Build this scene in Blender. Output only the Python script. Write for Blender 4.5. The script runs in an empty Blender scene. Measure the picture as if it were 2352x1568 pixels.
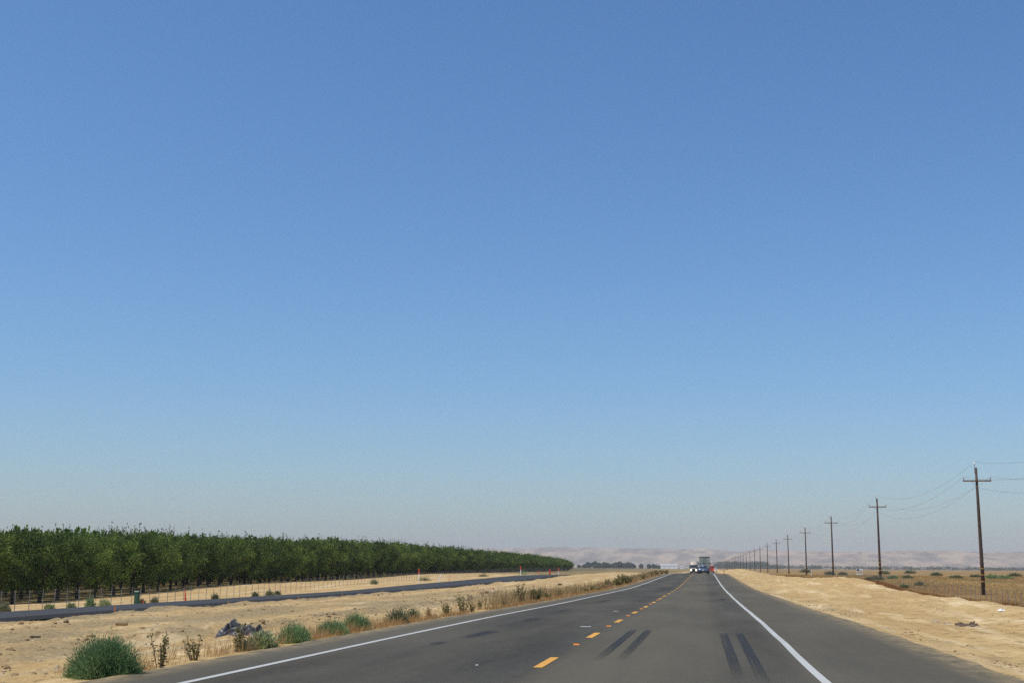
import bpy, math, random
import numpy as np
from mathutils import Vector, Matrix

S = bpy.context.scene
COL = S.collection
R = math.radians
random.seed(7)
rng = np.random.default_rng(7)

# ------------------------------------------------------------------ camera
CAM_Z = 1.33
FPX = 2852.0                       # focal length in pixels of a 2352 px wide frame
cam_data = bpy.data.cameras.new("camera")
cam_data.sensor_width = 36.0
cam_data.lens = FPX / 2352.0 * 36.0
cam_data.clip_start = 0.1
cam_data.clip_end = 60000.0
cam = bpy.data.objects.new("camera", cam_data)
COL.objects.link(cam)
VPX, VPY, ROLL = 1621 - 1176, 1303.5 - 784, R(0.40)
fwd = Vector((VPX, -VPY, -FPX)).normalized()          # the road's direction in camera axes
hor = Vector((math.cos(ROLL), -math.sin(ROLL), 0))    # along the horizon
up = hor.cross(fwd)
if up.y < 0:
    up = -up
up.normalize()
right = fwd.cross(up).normalized()
cam.matrix_world = Matrix.Translation((0, 0, CAM_Z)) @ Matrix((right, fwd, up)).to_4x4()
S.camera = cam
THETA = math.atan(520 / FPX)
FH = FPX / math.cos(THETA)
TPSI = VPX / FH
def tphi(xp):
    """sideways slope, away from the road's direction, of the sight line through column xp of a 2352 px frame"""
    a = (xp - 1176) / FH
    return (a - TPSI) / (1 + TPSI * a)

# ------------------------------------------------------------------ sky and sun
SUN_EL, SUN_AZ = R(62), R(236)      # azimuth clockwise from +Y (the driving direction)
world = bpy.data.worlds.new("World")
S.world = world
world.use_nodes = True
wn = world.node_tree
sky = wn.nodes.new("ShaderNodeTexSky")
sky.sky_type = 'NISHITA'
sky.sun_disc = False
sky.sun_elevation = SUN_EL
sky.sun_rotation = SUN_AZ
sky.altitude = 400
sky.air_density = 1.2
sky.dust_density = 1.4
sky.ozone_density = 10.0
hs = wn.nodes.new("ShaderNodeHueSaturation")
hs.inputs["Saturation"].default_value = 1.07
hs.inputs["Hue"].default_value = 0.4995
wn.links.new(sky.outputs[0], hs.inputs["Color"])
wn.links.new(hs.outputs[0], wn.nodes["Background"].inputs[0])
wn.nodes["Background"].inputs[1].default_value = 0.131

sun_data = bpy.data.lights.new("sun", 'SUN')
sun_data.energy = 3.9
sun_data.angle = R(0.5)
sun_data.color = (1.0, 0.93, 0.80)
sun = bpy.data.objects.new("sun", sun_data)
COL.objects.link(sun)
to_sun = Vector((math.sin(SUN_AZ) * math.cos(SUN_EL), math.cos(SUN_AZ) * math.cos(SUN_EL), math.sin(SUN_EL)))
sun.rotation_euler = to_sun.to_track_quat('Z', 'Y').to_euler()

vs = S.view_settings
vs.view_transform = 'Standard'
vs.look = 'None'
vs.exposure = 0.0
vs.gamma = 1.0
S.render.engine = 'CYCLES'
S.cycles.use_denoising = False
S.cycles.max_bounces = 6
S.cycles.diffuse_bounces = 3
S.cycles.transmission_bounces = 4
S.cycles.transparent_max_bounces = 8
S.cycles.volume_bounces = 1

# ------------------------------------------------------------------ helpers
def tag(o, label=None, cat=None, group=None, kind=None):
    if label: o["label"] = label
    if cat: o["category"] = cat
    if group: o["group"] = group
    if kind: o["kind"] = kind
    return o

def empty(name, loc, label=None, cat=None, group=None, rz=0.0):
    o = bpy.data.objects.new(name, None)
    o.empty_display_size = 0.2
    o.location = loc
    o.rotation_euler = (0, 0, rz)
    COL.objects.link(o)
    return tag(o, label, cat, group)

def link_mesh(name, me, mat, parent=None):
    o = bpy.data.objects.new(name, me)
    if mat is not None and not me.materials:
        me.materials.append(mat)
    COL.objects.link(o)
    if parent is not None:
        o.parent = parent
    return o

def copy_tree(o, parent=None):
    c = o.copy()
    COL.objects.link(c)
    c.parent = parent
    for ch in o.children:
        copy_tree(ch, c)
    return c

def np_mesh(name, V, F, smooth=False):
    V = np.asarray(V, dtype=np.float32)
    F = np.asarray(F, dtype=np.int32)
    k = F.shape[1]
    me = bpy.data.meshes.new(name)
    me.vertices.add(len(V))
    me.vertices.foreach_set("co", V.ravel())
    me.loops.add(F.size)
    me.loops.foreach_set("vertex_index", F.ravel())
    me.polygons.add(len(F))
    me.polygons.foreach_set("loop_start", np.arange(len(F), dtype=np.int32) * k)
    me.polygons.foreach_set("use_smooth", np.full(len(F), smooth))
    me.update(calc_edges=True)
    me.validate()
    return me

class MB:
    """collects shapes and links them as ONE mesh object"""
    def __init__(self):
        self.v, self.f = [], []
    def add(self, vs_, fs_):
        b = len(self.v)
        self.v += [tuple(p) for p in vs_]
        self.f += [tuple(i + b for i in q) for q in fs_]
    def box(self, c, s, rot=None):
        x, y, z = s[0] / 2, s[1] / 2, s[2] / 2
        p = [Vector((a * x, b * y, d * z)) for d in (-1, 1) for b in (-1, 1) for a in (-1, 1)]
        if rot is not None:
            p = [rot @ q for q in p]
        c = Vector(c)
        self.add([q + c for q in p], [(0, 2, 3, 1), (4, 5, 7, 6), (0, 1, 5, 4), (2, 6, 7, 3), (0, 4, 6, 2), (1, 3, 7, 5)])
    def rbox(self, c, s, b=0.05):
        """box with chamfered edges"""
        x, y, z = s[0] / 2, s[1] / 2, s[2] / 2
        rings = []
        for (zz, ins) in ((-z, b), (-z + b, 0), (z - b, 0), (z, b)):
            X, Y = x - ins, y - ins
            k = b * 0.8
            rings.append([Vector(c) + Vector(q) for q in ((X - k, -Y, zz), (X, -Y + k, zz), (X, Y - k, zz), (X - k, Y, zz), (-X + k, Y, zz), (-X, Y - k, zz), (-X, -Y + k, zz), (-X + k, -Y, zz))])
        self.loft(rings)
    def loft(self, rings, cap=True):
        n = len(rings[0])
        vs_ = [p for r in rings for p in r]
        fs_ = []
        for i in range(len(rings) - 1):
            for j in range(n):
                a, b2 = i * n + j, i * n + (j + 1) % n
                fs_.append((a, b2, b2 + n, a + n))
        if cap:
            fs_.append(tuple(reversed(range(n))))
            fs_.append(tuple(range((len(rings) - 1) * n, len(rings) * n)))
        self.add(vs_, fs_)
    def tube(self, pts, rad, n=8, cap=True):
        pts = [Vector(p) for p in pts]
        if not isinstance(rad, (list, tuple)):
            rad = [rad] * len(pts)
        rings = []
        for i, p in enumerate(pts):
            d = (pts[min(i + 1, len(pts) - 1)] - pts[max(i - 1, 0)]).normalized()
            a = d.cross(Vector((0, 0, 1)) if abs(d.z) < 0.9 else Vector((1, 0, 0))).normalized()
            b = d.cross(a).normalized()
            rings.append([p + (a * math.cos(t) + b * math.sin(t)) * rad[i] for t in [2 * math.pi * k / n for k in range(n)]])
        self.loft(rings, cap)
    def build(self, name, mat, parent=None, smooth=False):
        me = bpy.data.meshes.new(name)
        me.from_pydata(self.v, [], self.f)
        if smooth:
            me.polygons.foreach_set("use_smooth", [True] * len(me.polygons))
        me.update()
        return link_mesh(name, me, mat, parent)

# value noise on numpy arrays
_perm = rng.integers(0, 1 << 30, 4096)
def _hash(ix, iy, seed):
    h = (ix * 374761393 + iy * 668265263 + seed * 974634777) & 0x7fffffff
    h = (h ^ (h >> 13)) * 1274126177 & 0x7fffffff
    return ((h ^ (h >> 16)) & 0xffff) / 65535.0
def vnoise(x, y, seed=0):
    x = np.asarray(x, dtype=np.float64); y = np.asarray(y, dtype=np.float64)
    ix = np.floor(x).astype(np.int64); iy = np.floor(y).astype(np.int64)
    fx = x - ix; fy = y - iy
    fx = fx * fx * (3 - 2 * fx); fy = fy * fy * (3 - 2 * fy)
    a = _hash(ix, iy, seed); b = _hash(ix + 1, iy, seed)
    c = _hash(ix, iy + 1, seed); d = _hash(ix + 1, iy + 1, seed)
    return (a * (1 - fx) + b * fx) * (1 - fy) + (c * (1 - fx) + d * fx) * fy      # 0..1
def fbm(x, y, octv=4, seed=0, gain=0.5):
    s = 0.0; a = 1.0; t = 0.0
    for i in range(octv):
        s = s + a * (vnoise(x * 2 ** i, y * 2 ** i, seed + i) - 0.5)
        t += a; a *= gain
    return s / t * 2                                                               # about -1..1

# ------------------------------------------------------------------ materials
def new_mat(name):
    m = bpy.data.materials.new(name)
    m.use_nodes = True
    return m, m.node_tree, m.node_tree.nodes["Principled BSDF"]

def nd(nt, typ, **kw):
    n = nt.nodes.new(typ)
    for k, v in kw.items():
        setattr(n, k, v)
    return n

def mix(nt, fac, a, b):
    m = nd(nt, "ShaderNodeMix", data_type='RGBA')
    for sock, v in ((m.inputs[0], fac), (m.inputs[6], a), (m.inputs[7], b)):
        if isinstance(v, (int, float)):
            sock.default_value = v
        elif isinstance(v, tuple):
            sock.default_value = (*v, 1) if len(v) == 3 else v
        else:
            nt.links.new(v, sock)
    return m.outputs[2]

def noise_out(nt, scale=(1, 1, 1), s=1.0, detail=4, rough=0.6, lo=0.3, hi=0.7, coord='Object'):
    tc = nd(nt, "ShaderNodeTexCoord")
    mp = nd(nt, "ShaderNodeMapping")
    mp.inputs["Scale"].default_value = scale
    nt.links.new(tc.outputs[coord], mp.inputs[0])
    n = nd(nt, "ShaderNodeTexNoise")
    n.inputs["Scale"].default_value = s
    n.inputs["Detail"].default_value = detail
    n.inputs["Roughness"].default_value = rough
    nt.links.new(mp.outputs[0], n.inputs[0])
    r = nd(nt, "ShaderNodeMapRange")
    r.inputs[1].default_value = lo
    r.inputs[2].default_value = hi
    nt.links.new(n.outputs[0], r.inputs[0])
    return r.outputs[0]

def add_bump(nt, bsdf, height, strength=0.4, dist=0.02):
    b = nd(nt, "ShaderNodeBump")
    b.inputs["Strength"].default_value = strength
    b.inputs["Distance"].default_value = dist
    nt.links.new(height, b.inputs["Height"])
    nt.links.new(b.outputs[0], bsdf.inputs["Normal"])

def simple(name, col, rough=0.6, metal=0.0, var=0.25, s=4.0, emit=None, bump=0.0):
    m, nt, b = new_mat(name)
    f = noise_out(nt, s=s)
    dark = tuple(c * (1 - var) for c in col)
    lite = tuple(min(1, c * (1 + var * 0.6)) for c in col)
    nt.links.new(mix(nt, f, dark, lite), b.inputs["Base Color"])
    b.inputs["Roughness"].default_value = rough
    b.inputs["Metallic"].default_value = metal
    if emit:
        b.inputs["Emission Color"].default_value = (*emit[0], 1)
        b.inputs["Emission Strength"].default_value = emit[1]
    if bump:
        add_bump(nt, b, f, bump, 0.02)
    return m

def leaf_mat(name, c0, c1, transl=0.3, rough=0.55):
    m, nt, b = new_mat(name)
    at = nd(nt, "ShaderNodeAttribute", attribute_name="tone")
    oi = nd(nt, "ShaderNodeObjectInfo")
    ma = nd(nt, "ShaderNodeMath", operation='MULTIPLY_ADD')
    ma.inputs[1].default_value = 0.6
    nt.links.new(oi.outputs["Random"], ma.inputs[0])
    nt.links.new(at.outputs["Fac"], ma.inputs[2])
    ms = nd(nt, "ShaderNodeMath", operation='SUBTRACT')
    ms.inputs[1].default_value = 0.3
    ms.use_clamp = True
    nt.links.new(ma.outputs[0], ms.inputs[0])
    c = mix(nt, ms.outputs[0], c0, c1)
    nt.links.new(c, b.inputs["Base Color"])
    b.inputs["Roughness"].default_value = rough
    b.inputs["Specular IOR Level"].default_value = 0.12
    tr = nd(nt, "ShaderNodeBsdfTranslucent")
    nt.links.new(c, tr.inputs[0])
    mx = nd(nt, "ShaderNodeMixShader")
    mx.inputs[0].default_value = transl
    nt.links.new(b.outputs[0], mx.inputs[1])
    nt.links.new(tr.outputs[0], mx.inputs[2])
    nt.links.new(mx.outputs[0], nt.nodes["Material Output"].inputs[0])
    return m

# ground: sand, gravel, dry field, orchard floor, all by the zone attribute
def make_ground_mat():
    m, nt, b = new_mat("ground")
    z = nd(nt, "ShaderNodeAttribute", attribute_name="zone")
    sp = nd(nt, "ShaderNodeSeparateColor")
    nt.links.new(z.outputs["Color"], sp.inputs[0])
    fine = noise_out(nt, s=7.0, detail=6, rough=0.7)
    mid = noise_out(nt, scale=(1, 0.55, 1), s=0.9, detail=5, rough=0.65, lo=0.35, hi=0.68)
    big = noise_out(nt, scale=(1, 0.3, 1), s=0.22, detail=4, lo=0.35, hi=0.65)
    pale = noise_out(nt, scale=(1.6, 0.12, 1), s=0.5, detail=5, lo=0.52, hi=0.68)
    clod = noise_out(nt, s=3.2, detail=3, rough=0.55, lo=0.56, hi=0.64)
    sand = mix(nt, mid, (0.49, 0.34, 0.148), (0.66, 0.475, 0.222))
    sand = mix(nt, big, sand, mix(nt, 0.6, sand, (0.43, 0.265, 0.105)))
    sand = mix(nt, pale, sand, (0.74, 0.575, 0.33))
    sand = mix(nt, fine, mix(nt, 0.28, sand, (0.21, 0.145, 0.065)), sand)
    sand = mix(nt, clod, sand, mix(nt, 0.55, sand, (0.20, 0.13, 0.06)))
    grav = mix(nt, fine, (0.15, 0.115, 0.062), (0.40, 0.305, 0.165))
    col = mix(nt, sp.outputs["Green"], sand, grav)
    # dry field on the far side of the right verge
    g1 = noise_out(nt, scale=(1, 0.25, 1), s=0.10, detail=5, lo=0.38, hi=0.62)
    g2 = noise_out(nt, scale=(1, 0.35, 1), s=0.8, detail=5, lo=0.3, hi=0.7)
    g3 = noise_out(nt, scale=(1, 0.5, 1), s=0.035, detail=6, rough=0.7, lo=0.56, hi=0.66)
    field = mix(nt, g1, (0.24, 0.14, 0.05), (0.375, 0.25, 0.10))
    field = mix(nt, g2, mix(nt, 0.35, field, (0.12, 0.08, 0.035)), field)
    field = mix(nt, g3, field, (0.13, 0.125, 0.06))
    col = mix(nt, sp.outputs["Red"], col, field)
    # orchard floor / dry grass
    o1 = noise_out(nt, scale=(1, 0.4, 1), s=0.5, detail=4, lo=0.35, hi=0.65)
    orch = mix(nt, o1, (0.13, 0.10, 0.042), (0.22, 0.17, 0.07))
    col = mix(nt, sp.outputs["Blue"], col, orch)
    red = mix(nt, g2, (0.22, 0.10, 0.035), (0.33, 0.17, 0.065))
    col = mix(nt, z.outputs["Alpha"], col, red)
    nt.links.new(col, b.inputs["Base Color"])
    b.inputs["Roughness"].default_value = 0.95
    b.inputs["Specular IOR Level"].default_value = 0.15
    h = nd(nt, "ShaderNodeMath", operation='ADD')
    nt.links.new(fine, h.inputs[0]); nt.links.new(clod, h.inputs[1])
    add_bump(nt, b, h.outputs[0], 0.55, 0.05)
    return m

def make_asphalt():
    m, nt, b = new_mat("asphalt")
    streak = noise_out(nt, scale=(1.0, 0.03, 1), s=1.1, detail=4, rough=0.6, lo=0.36, hi=0.64)
    blotch = noise_out(nt, scale=(0.6, 0.10, 1), s=0.7, detail=5, rough=0.6, lo=0.38, hi=0.66)
    grain = noise_out(nt, s=55.0, detail=3, rough=0.8)
    tc = nd(nt, "ShaderNodeTexCoord")
    sx = nd(nt, "ShaderNodeSeparateXYZ")
    nt.links.new(tc.outputs["Object"], sx.inputs[0])
    cr = nd(nt, "ShaderNodeFloatCurve")
    cu = cr.mapping.curves[0]
    # oil and wear across the carriageway, X from -7.1 (0) to 3.9 (1)
    pts = [(0, .62), (.08, .62), (.115, .34), (.20, .12), (.29, .20), (.36, .08), (.43, .22), (.47, .62), (.56, .66), (.64, .56), (.69, .22), (.745, .22), (.775, .60), (.9, .6), (1, .62)]
    cu.points[0].location = pts[0]; cu.points[1].location = pts[-1]
    for p in pts[1:-1]:
        cu.points.new(*p)
    cr.mapping.update()
    mr = nd(nt, "ShaderNodeMapRange")
    mr.inputs[1].default_value = -7.1; mr.inputs[2].default_value = 3.9
    nt.links.new(sx.outputs[0], mr.inputs[0])
    nt.links.new(mr.outputs[0], cr.inputs[1])
    base = mix(nt, cr.outputs[0], (0.021, 0.0195, 0.015), (0.150, 0.128, 0.080))
    base = mix(nt, streak, mix(nt, 0.42, base, (0.05, 0.052, 0.05)), base)
    base = mix(nt, blotch, base, mix(nt, 0.38, base, (0.175, 0.155, 0.11)))
    mott = noise_out(nt, scale=(1, .6, 1), s=7.0, detail=5, rough=.75, lo=.42, hi=.70)
    base = mix(nt, mott, base, mix(nt, 0.14, base, (0.20, 0.175, 0.12)))
    base = mix(nt, grain, mix(nt, 0.30, base, (0.03, 0.03, 0.03)), mix(nt, 0.10, base, (0.3, 0.29, 0.27)))
    for (e0, e1) in ((-6.55, -7.15), (3.2, 3.95)):
        er = nd(nt, "ShaderNodeMapRange"); er.inputs[1].default_value = e0; er.inputs[2].default_value = e1
        nt.links.new(sx.outputs[0], er.inputs[0])
        dn = noise_out(nt, scale=(1.6, .7, 1), s=2.2, detail=6, rough=.75, lo=.36, hi=.74)
        mm = nd(nt, "ShaderNodeMath", operation='MULTIPLY'); nt.links.new(er.outputs[0], mm.inputs[0]); nt.links.new(dn, mm.inputs[1])
        base = mix(nt, mm.outputs[0], base, (0.46, 0.34, 0.17))
    nt.links.new(base, b.inputs["Base Color"])
    b.inputs["Roughness"].default_value = 0.85
    b.inputs["Specular IOR Level"].default_value = 0.1
    add_bump(nt, b, grain, 0.35, 0.008)
    return m

def make_paint(name, col, worn=0.5):
    m, nt, b = new_mat(name)
    n1 = noise_out(nt, s=14, detail=5, rough=0.75, lo=0.22, hi=0.42)
    n2 = noise_out(nt, scale=(1, 0.2, 1), s=1.2, detail=3)
    c = mix(nt, n2, tuple(x * 0.82 for x in col), col)
    c = mix(nt, n1, mix(nt, worn, c, (0.12, 0.115, 0.10)), c)
    nt.links.new(c, b.inputs["Base Color"])
    b.inputs["Roughness"].default_value = 0.7
    return m

def make_skid():
    m, nt, b = new_mat("tyre_rubber_on_road")
    b.inputs["Base Color"].default_value = (0.022, 0.024, 0.025, 1)
    b.inputs["Roughness"].default_value = 0.8
    at = nd(nt, "ShaderNodeAttribute", attribute_name="cover")
    n1 = noise_out(nt, scale=(34, 0.10, 1), s=1.0, detail=2, lo=0.27, hi=0.55)
    n2 = noise_out(nt, scale=(6, 3, 1), s=3.0, detail=4, lo=0.05, hi=0.45)
    mu = nd(nt, "ShaderNodeMath", operation='MULTIPLY'); nt.links.new(n1, mu.inputs[0]); nt.links.new(at.outputs["Fac"], mu.inputs[1])
    mv = nd(nt, "ShaderNodeMath", operation='MULTIPLY'); nt.links.new(n2, mv.inputs[0]); nt.links.new(mu.outputs[0], mv.inputs[1])
    tr = nd(nt, "ShaderNodeBsdfTransparent")
    mx = nd(nt, "ShaderNodeMixShader")
    nt.links.new(mv.outputs[0], mx.inputs[0])
    nt.links.new(tr.outputs[0], mx.inputs[1]); nt.links.new(b.outputs[0], mx.inputs[2])
    nt.links.new(mx.outputs[0], nt.nodes["Material Output"].inputs[0])
    return m

def make_hill_mat():
    m, nt, b = new_mat("dry_hills")
    n1 = noise_out(nt, scale=(1, .25, 1.5), s=0.0075, detail=4, rough=0.5, lo=0.38, hi=0.62)
    n2 = noise_out(nt, scale=(1, .3, 1), s=0.0055, detail=4, rough=0.55, lo=0.56, hi=0.66)
    c = mix(nt, n1, (0.185, 0.14, 0.10), (0.41, 0.305, 0.19))
    c = mix(nt, n2, c, (0.12, 0.10, 0.07))
    nt.links.new(c, b.inputs["Base Color"])
    b.inputs["Roughness"].default_value = 1.0
    b.inputs["Specular IOR Level"].default_value = 0.0
    return m

M = {}
M["ground"] = make_ground_mat()
M["asphalt"] = make_asphalt()
M["new_asphalt"] = simple("fresh_asphalt", (0.035, 0.033, 0.029), 0.85, var=0.25, s=1.5)
M["white_paint"] = make_paint("white_road_paint", (0.50, 0.50, 0.47), 0.3)
M["yellow_paint"] = make_paint("yellow_road_paint", (0.72, 0.36, 0.045), 0.35)
M["skid"] = make_skid()
M["hills"] = make_hill_mat()
M["orchard_leaf"] = leaf_mat("orchard_leaves", (0.016, 0.042, 0.009), (0.19, 0.26, 0.05), 0.22)
M["far_leaf"] = leaf_mat("far_leaves", (0.020, 0.045, 0.022), (0.05, 0.085, 0.035), 0.2)
M["bark"] = simple("bark", (0.035, 0.027, 0.022), 0.9, s=6, bump=0.5)
M["bush_green"] = leaf_mat("tumbleweed_green", (0.10, 0.18, 0.075), (0.31, 0.42, 0.185), 0.42)
M["bush_pale"] = leaf_mat("saltbush_pale", (0.20, 0.25, 0.11), (0.42, 0.45, 0.22), 0.3)
M["bush_grey"] = leaf_mat("sage_grey", (0.12, 0.14, 0.075), (0.26, 0.27, 0.145), 0.3)
M["weed_leaf"] = leaf_mat("weed_leaves", (0.09, 0.10, 0.038), (0.33, 0.27, 0.115), 0.4)
M["weed_dry"] = leaf_mat("weed_dry", (0.30, 0.21, 0.095), (0.52, 0.38, 0.19), 0.4)
M["dry_grass"] = leaf_mat("dry_grass", (0.36, 0.20, 0.075), (0.58, 0.40, 0.19), 0.4)
M["field_grass"] = leaf_mat("field_grass", (0.30, 0.165, 0.055), (0.56, 0.37, 0.145), 0.45)
M["red_grass"] = leaf_mat("rust_weeds", (0.20, 0.085, 0.028), (0.36, 0.18, 0.07), 0.4)
M["stem"] = simple("stem", (0.16, 0.12, 0.06), 0.9)
M["stone"] = simple("stone", (0.40, 0.33, 0.22), 0.9, var=0.45, s=1.3, bump=0.5)
M["clod"] = simple("clod", (0.27, 0.18, 0.085), 0.95, var=0.4, s=2.0, bump=0.6)
M["pole_wood"] = simple("creosote_wood", (0.075, 0.046, 0.034), 0.85, var=0.4, s=5, bump=0.4)
M["arm_wood"] = simple("crossarm_wood", (0.20, 0.105, 0.045), 0.85, var=0.4, s=3)
M["band_yellow"] = simple("yellow_band", (0.55, 0.27, 0.04), 0.6)
M["galv"] = simple("galvanised_steel", (0.33, 0.34, 0.35), 0.5, 0.5)
M["porcelain"] = simple("grey_insulator", (0.42, 0.44, 0.46), 0.25)
M["porcelain_white"] = simple("white_insulator", (0.75, 0.76, 0.76), 0.25)
M["wire"] = simple("wire", (0.22, 0.22, 0.22), 0.5, 0.4)
M["fence_post"] = simple("fence_post_steel", (0.20, 0.205, 0.205), 0.6, 0.3)
M["plastic_black"] = simple("black_plastic_sheet", (0.046, 0.047, 0.050), 0.42, var=0.5, s=9, bump=0.15)
M["plastic_green"] = simple("green_plastic", (0.022, 0.085, 0.045), 0.5)
M["red_plastic"] = simple("red_plastic", (0.52, 0.045, 0.022), 0.5)
M["orange_plastic"] = simple("orange_plastic", (0.72, 0.13, 0.03), 0.5)
M["amber"] = simple("amber_reflector", (0.70, 0.22, 0.025), 0.35)
M["white_plastic"] = simple("white_plastic", (0.78, 0.78, 0.76), 0.5, var=0.12)
M["pink_wood"] = simple("pink_lath", (0.55, 0.27, 0.19), 0.8)
M["lath"] = simple("orange_lath", (0.45, 0.19, 0.06), 0.8)
M["plank"] = simple("weathered_plank", (0.36, 0.28, 0.19), 0.9, s=3)
M["burlap"] = simple("brown_rags", (0.14, 0.095, 0.065), 0.95, var=0.5, s=8, bump=0.6)
M["sign_blue"] = simple("sign_blue", (0.02, 0.05, 0.15), 0.5)
M["sign_green"] = simple("sign_green", (0.10, 0.22, 0.17), 0.5)
M["car_blue"] = simple("blue_car_paint", (0.16, 0.21, 0.33), 0.25, 0.6, var=0.1)
M["glass"] = simple("dark_glass", (0.02, 0.03, 0.035), 0.06, var=0.1)
M["black_trim"] = simple("black_trim", (0.018, 0.018, 0.02), 0.5)
M["rubber"] = simple("tyre", (0.02, 0.02, 0.02), 0.85)
M["chrome"] = simple("chrome", (0.55, 0.55, 0.55), 0.2, 0.9, var=0.1)
M["tail_red"] = simple("tail_lamp_red", (0.35, 0.012, 0.012), 0.3)
M["trailer_grey"] = simple("trailer_grey", (0.27, 0.295, 0.26), 0.6, var=0.15, s=2)
M["trailer_trim"] = simple("trailer_trim", (0.10, 0.11, 0.13), 0.5)
M["cab_dark"] = simple("dark_cab_paint", (0.03, 0.035, 0.06), 0.3, var=0.1)
M["fairing"] = simple("pale_fairing", (0.46, 0.40, 0.32), 0.4, var=0.1)
M["lamp_on"] = simple("lit_headlamp", (0.9, 0.85, 0.7), 0.3, emit=((1.0, 0.86, 0.6), 5.0), var=0.05)
M["brake_lamp"] = simple("lit_brake_lamp", (0.8, 0.10, 0.05), 0.4, emit=((1.0, 0.12, 0.05), 1.2), var=0.05)
M["truck_orange"] = simple("orange_truck_paint", (0.30, 0.055, 0.035), 0.45, var=0.15)
M["building"] = simple("white_metal_cladding", (0.85, 0.86, 0.84), 0.6, var=0.08, s=0.3)
M["building_grey"] = simple("grey_metal_roof", (0.70, 0.71, 0.70), 0.5, var=0.1, s=0.3)

# ------------------------------------------------------------------ terrain heights
YT = np.arange(-600, 14001, 1.0)
def prof(pts, drop=0.0):
    p = np.array(pts, dtype=float)
    z = np.interp(YT, p[:, 0], p[:, 1]) - drop * np.clip(YT, 0, 620)
    k = np.exp(-0.5 * (np.arange(-20, 21) / 6.0) ** 2); k /= k.sum()
    return np.convolve(np.pad(z, 20, mode='edge'), k, mode='valid')
ZR = prof([(-600, 0), (15, 0), (30, -.03), (38, -.06), (50, -.15), (70, -.21), (100, -.30), (129, -.21), (169, .02), (210, .24), (235, .27), (260, .2), (300, 0), (450, -.5), (14000, -.5)])
ZO = prof([(-600, -2.6), (116, -2.58), (140, -2.05), (161, -1.45), (219, -1.3), (270, -.5), (400, -.5), (610, -.62), (14000, -.6)])
ZB = prof([(-600, -2.3), (116, -2.25), (140, -1.75), (161, -1.2), (219, -1.05), (270, -.42), (400, -.45), (620, -.6), (14000, -.6)])
ZF = prof([(-600, -1.8), (80, -1.86), (119, -2.0), (130, -1.91), (163, -1.28), (187, -1.17), (222, -.98), (308, -.38), (450, -.5), (14000, -.6)])
NN = prof([(-600, -.83), (120, -.84), (161, -.73), (198, -.64), (247, -.16), (270, -.3), (320, -.9), (14000, -1.2)])
NF = prof([(-600, -1.15), (60, -1.15), (125, -1.2), (151, -.96), (207, -.58), (238, -.35), (270, -.35), (320, -.9), (14000, -1.2)])
MA = prof([(-600, -.65), (60, -.7), (120, -.75), (170, -.45), (230, .05), (280, .2), (400, -.1), (700, -.5), (14000, -.5)])
MC = prof([(-600, -.42), (60, -.5), (120, -.55), (170, -.25), (230, .15), (280, .15), (400, -.3), (700, -.5), (14000, -.5)])
R8 = prof([(-600, -.15), (50, -.22), (90, -.15), (110, .0), (140, .0), (200, .15), (235, .2), (300, .3), (430, .9), (520, .4), (700, -.3), (14000, -.5)])
R12 = prof([(-600, -.08), (67, -.1), (89, .07), (100, .45), (110, .66), (125, .5), (150, .26), (193, .06), (235, .1), (300, .4), (430, 1.1), (520, .6), (700, -.3), (14000, -.5)])
FL = prof([(-600, -1.3), (100, -1.2), (116, -.94), (182, -.12), (248, .0), (314, -.2), (600, -.3), (2000, -.5), (14000, -.5)])
FAR = prof([(-600, -.6), (14000, -.6)])
CX = [-12000, -220, -66, -58, -46, -37.2, -36, -28, -27.3, -25.6, -21, -12, -8.6, -7.15, -6.9, 3.6, 3.9, 4.7, 8, 12, 14.2, 18, 30, 90, 12000]
CZ = [FAR, ZO, ZO, ZB, ZF, NF - .25, NF - .3, NN - .3, NN - .3, NN - .03, MA, MC, ZR - .13, ZR - .03, ZR - .12, ZR - .12, ZR - .03, ZR - .08, R8, R12, np.maximum(R12 - .55, FL), FL, FL, FL * .5 - .2, FAR]
CX = np.array(CX, dtype=float)
CZ = np.array(CZ)

def zone_noise(X, Y):
    sm = lambda a, b, x: np.clip((x - a) / (b - a), 0, 1)
    med = sm(-27.6, -26.0, X) * (1 - sm(-8.4, -7.3, X))
    rgt = sm(4.0, 5.2, X) * (1 - sm(12.5, 14, X))
    fld = sm(13.5, 16, X)
    orc = 1 - sm(-40, -37.5, X)
    n = med * (0.10 * fbm(X / 2.2, Y / 3.5, 3, 11) + 0.10 * np.abs(fbm(X / 0.7, Y / 0.7, 4, 21)) + 0.035 * fbm(X / 0.22, Y / 0.22, 3, 31))
    berm = np.exp(-((X + 25.4) / 1.3) ** 2)
    n = n + berm * (0.34 * np.clip(fbm(X / 1.8, Y / 2.6, 3, 41) - 0.05, 0, 1) + 0.09 * fbm(X / .6, Y / .6, 3, 47))
    ridge = np.exp(-((X + 13.2 + 1.0 * fbm(Y / 9.0, Y * 0, 2, 53)) / 0.8) ** 2) * sm(20, 26, Y) * (1 - sm(70, 95, Y))
    n = n + ridge * (0.26 * np.clip(fbm(X / .5, Y / .8, 3, 57) + .45, 0, 1.2))
    n = n + rgt * (0.17 * fbm(X / 2.2, Y / 4.0, 3, 61) + 0.018 * fbm(X / .35, Y / .5, 2, 67) + 0.05 * np.sin(Y * 0.9 + 2.5 * fbm(X / 3, Y / 6, 2, 69)) * sm(7, 9.5, X))
    n = n + fld * 0.10 * fbm(X / 5, Y / 8, 3, 71)
    n = n + orc * (0.10 * fbm(X / 3, Y / 5, 3, 81))
    return n

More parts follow.
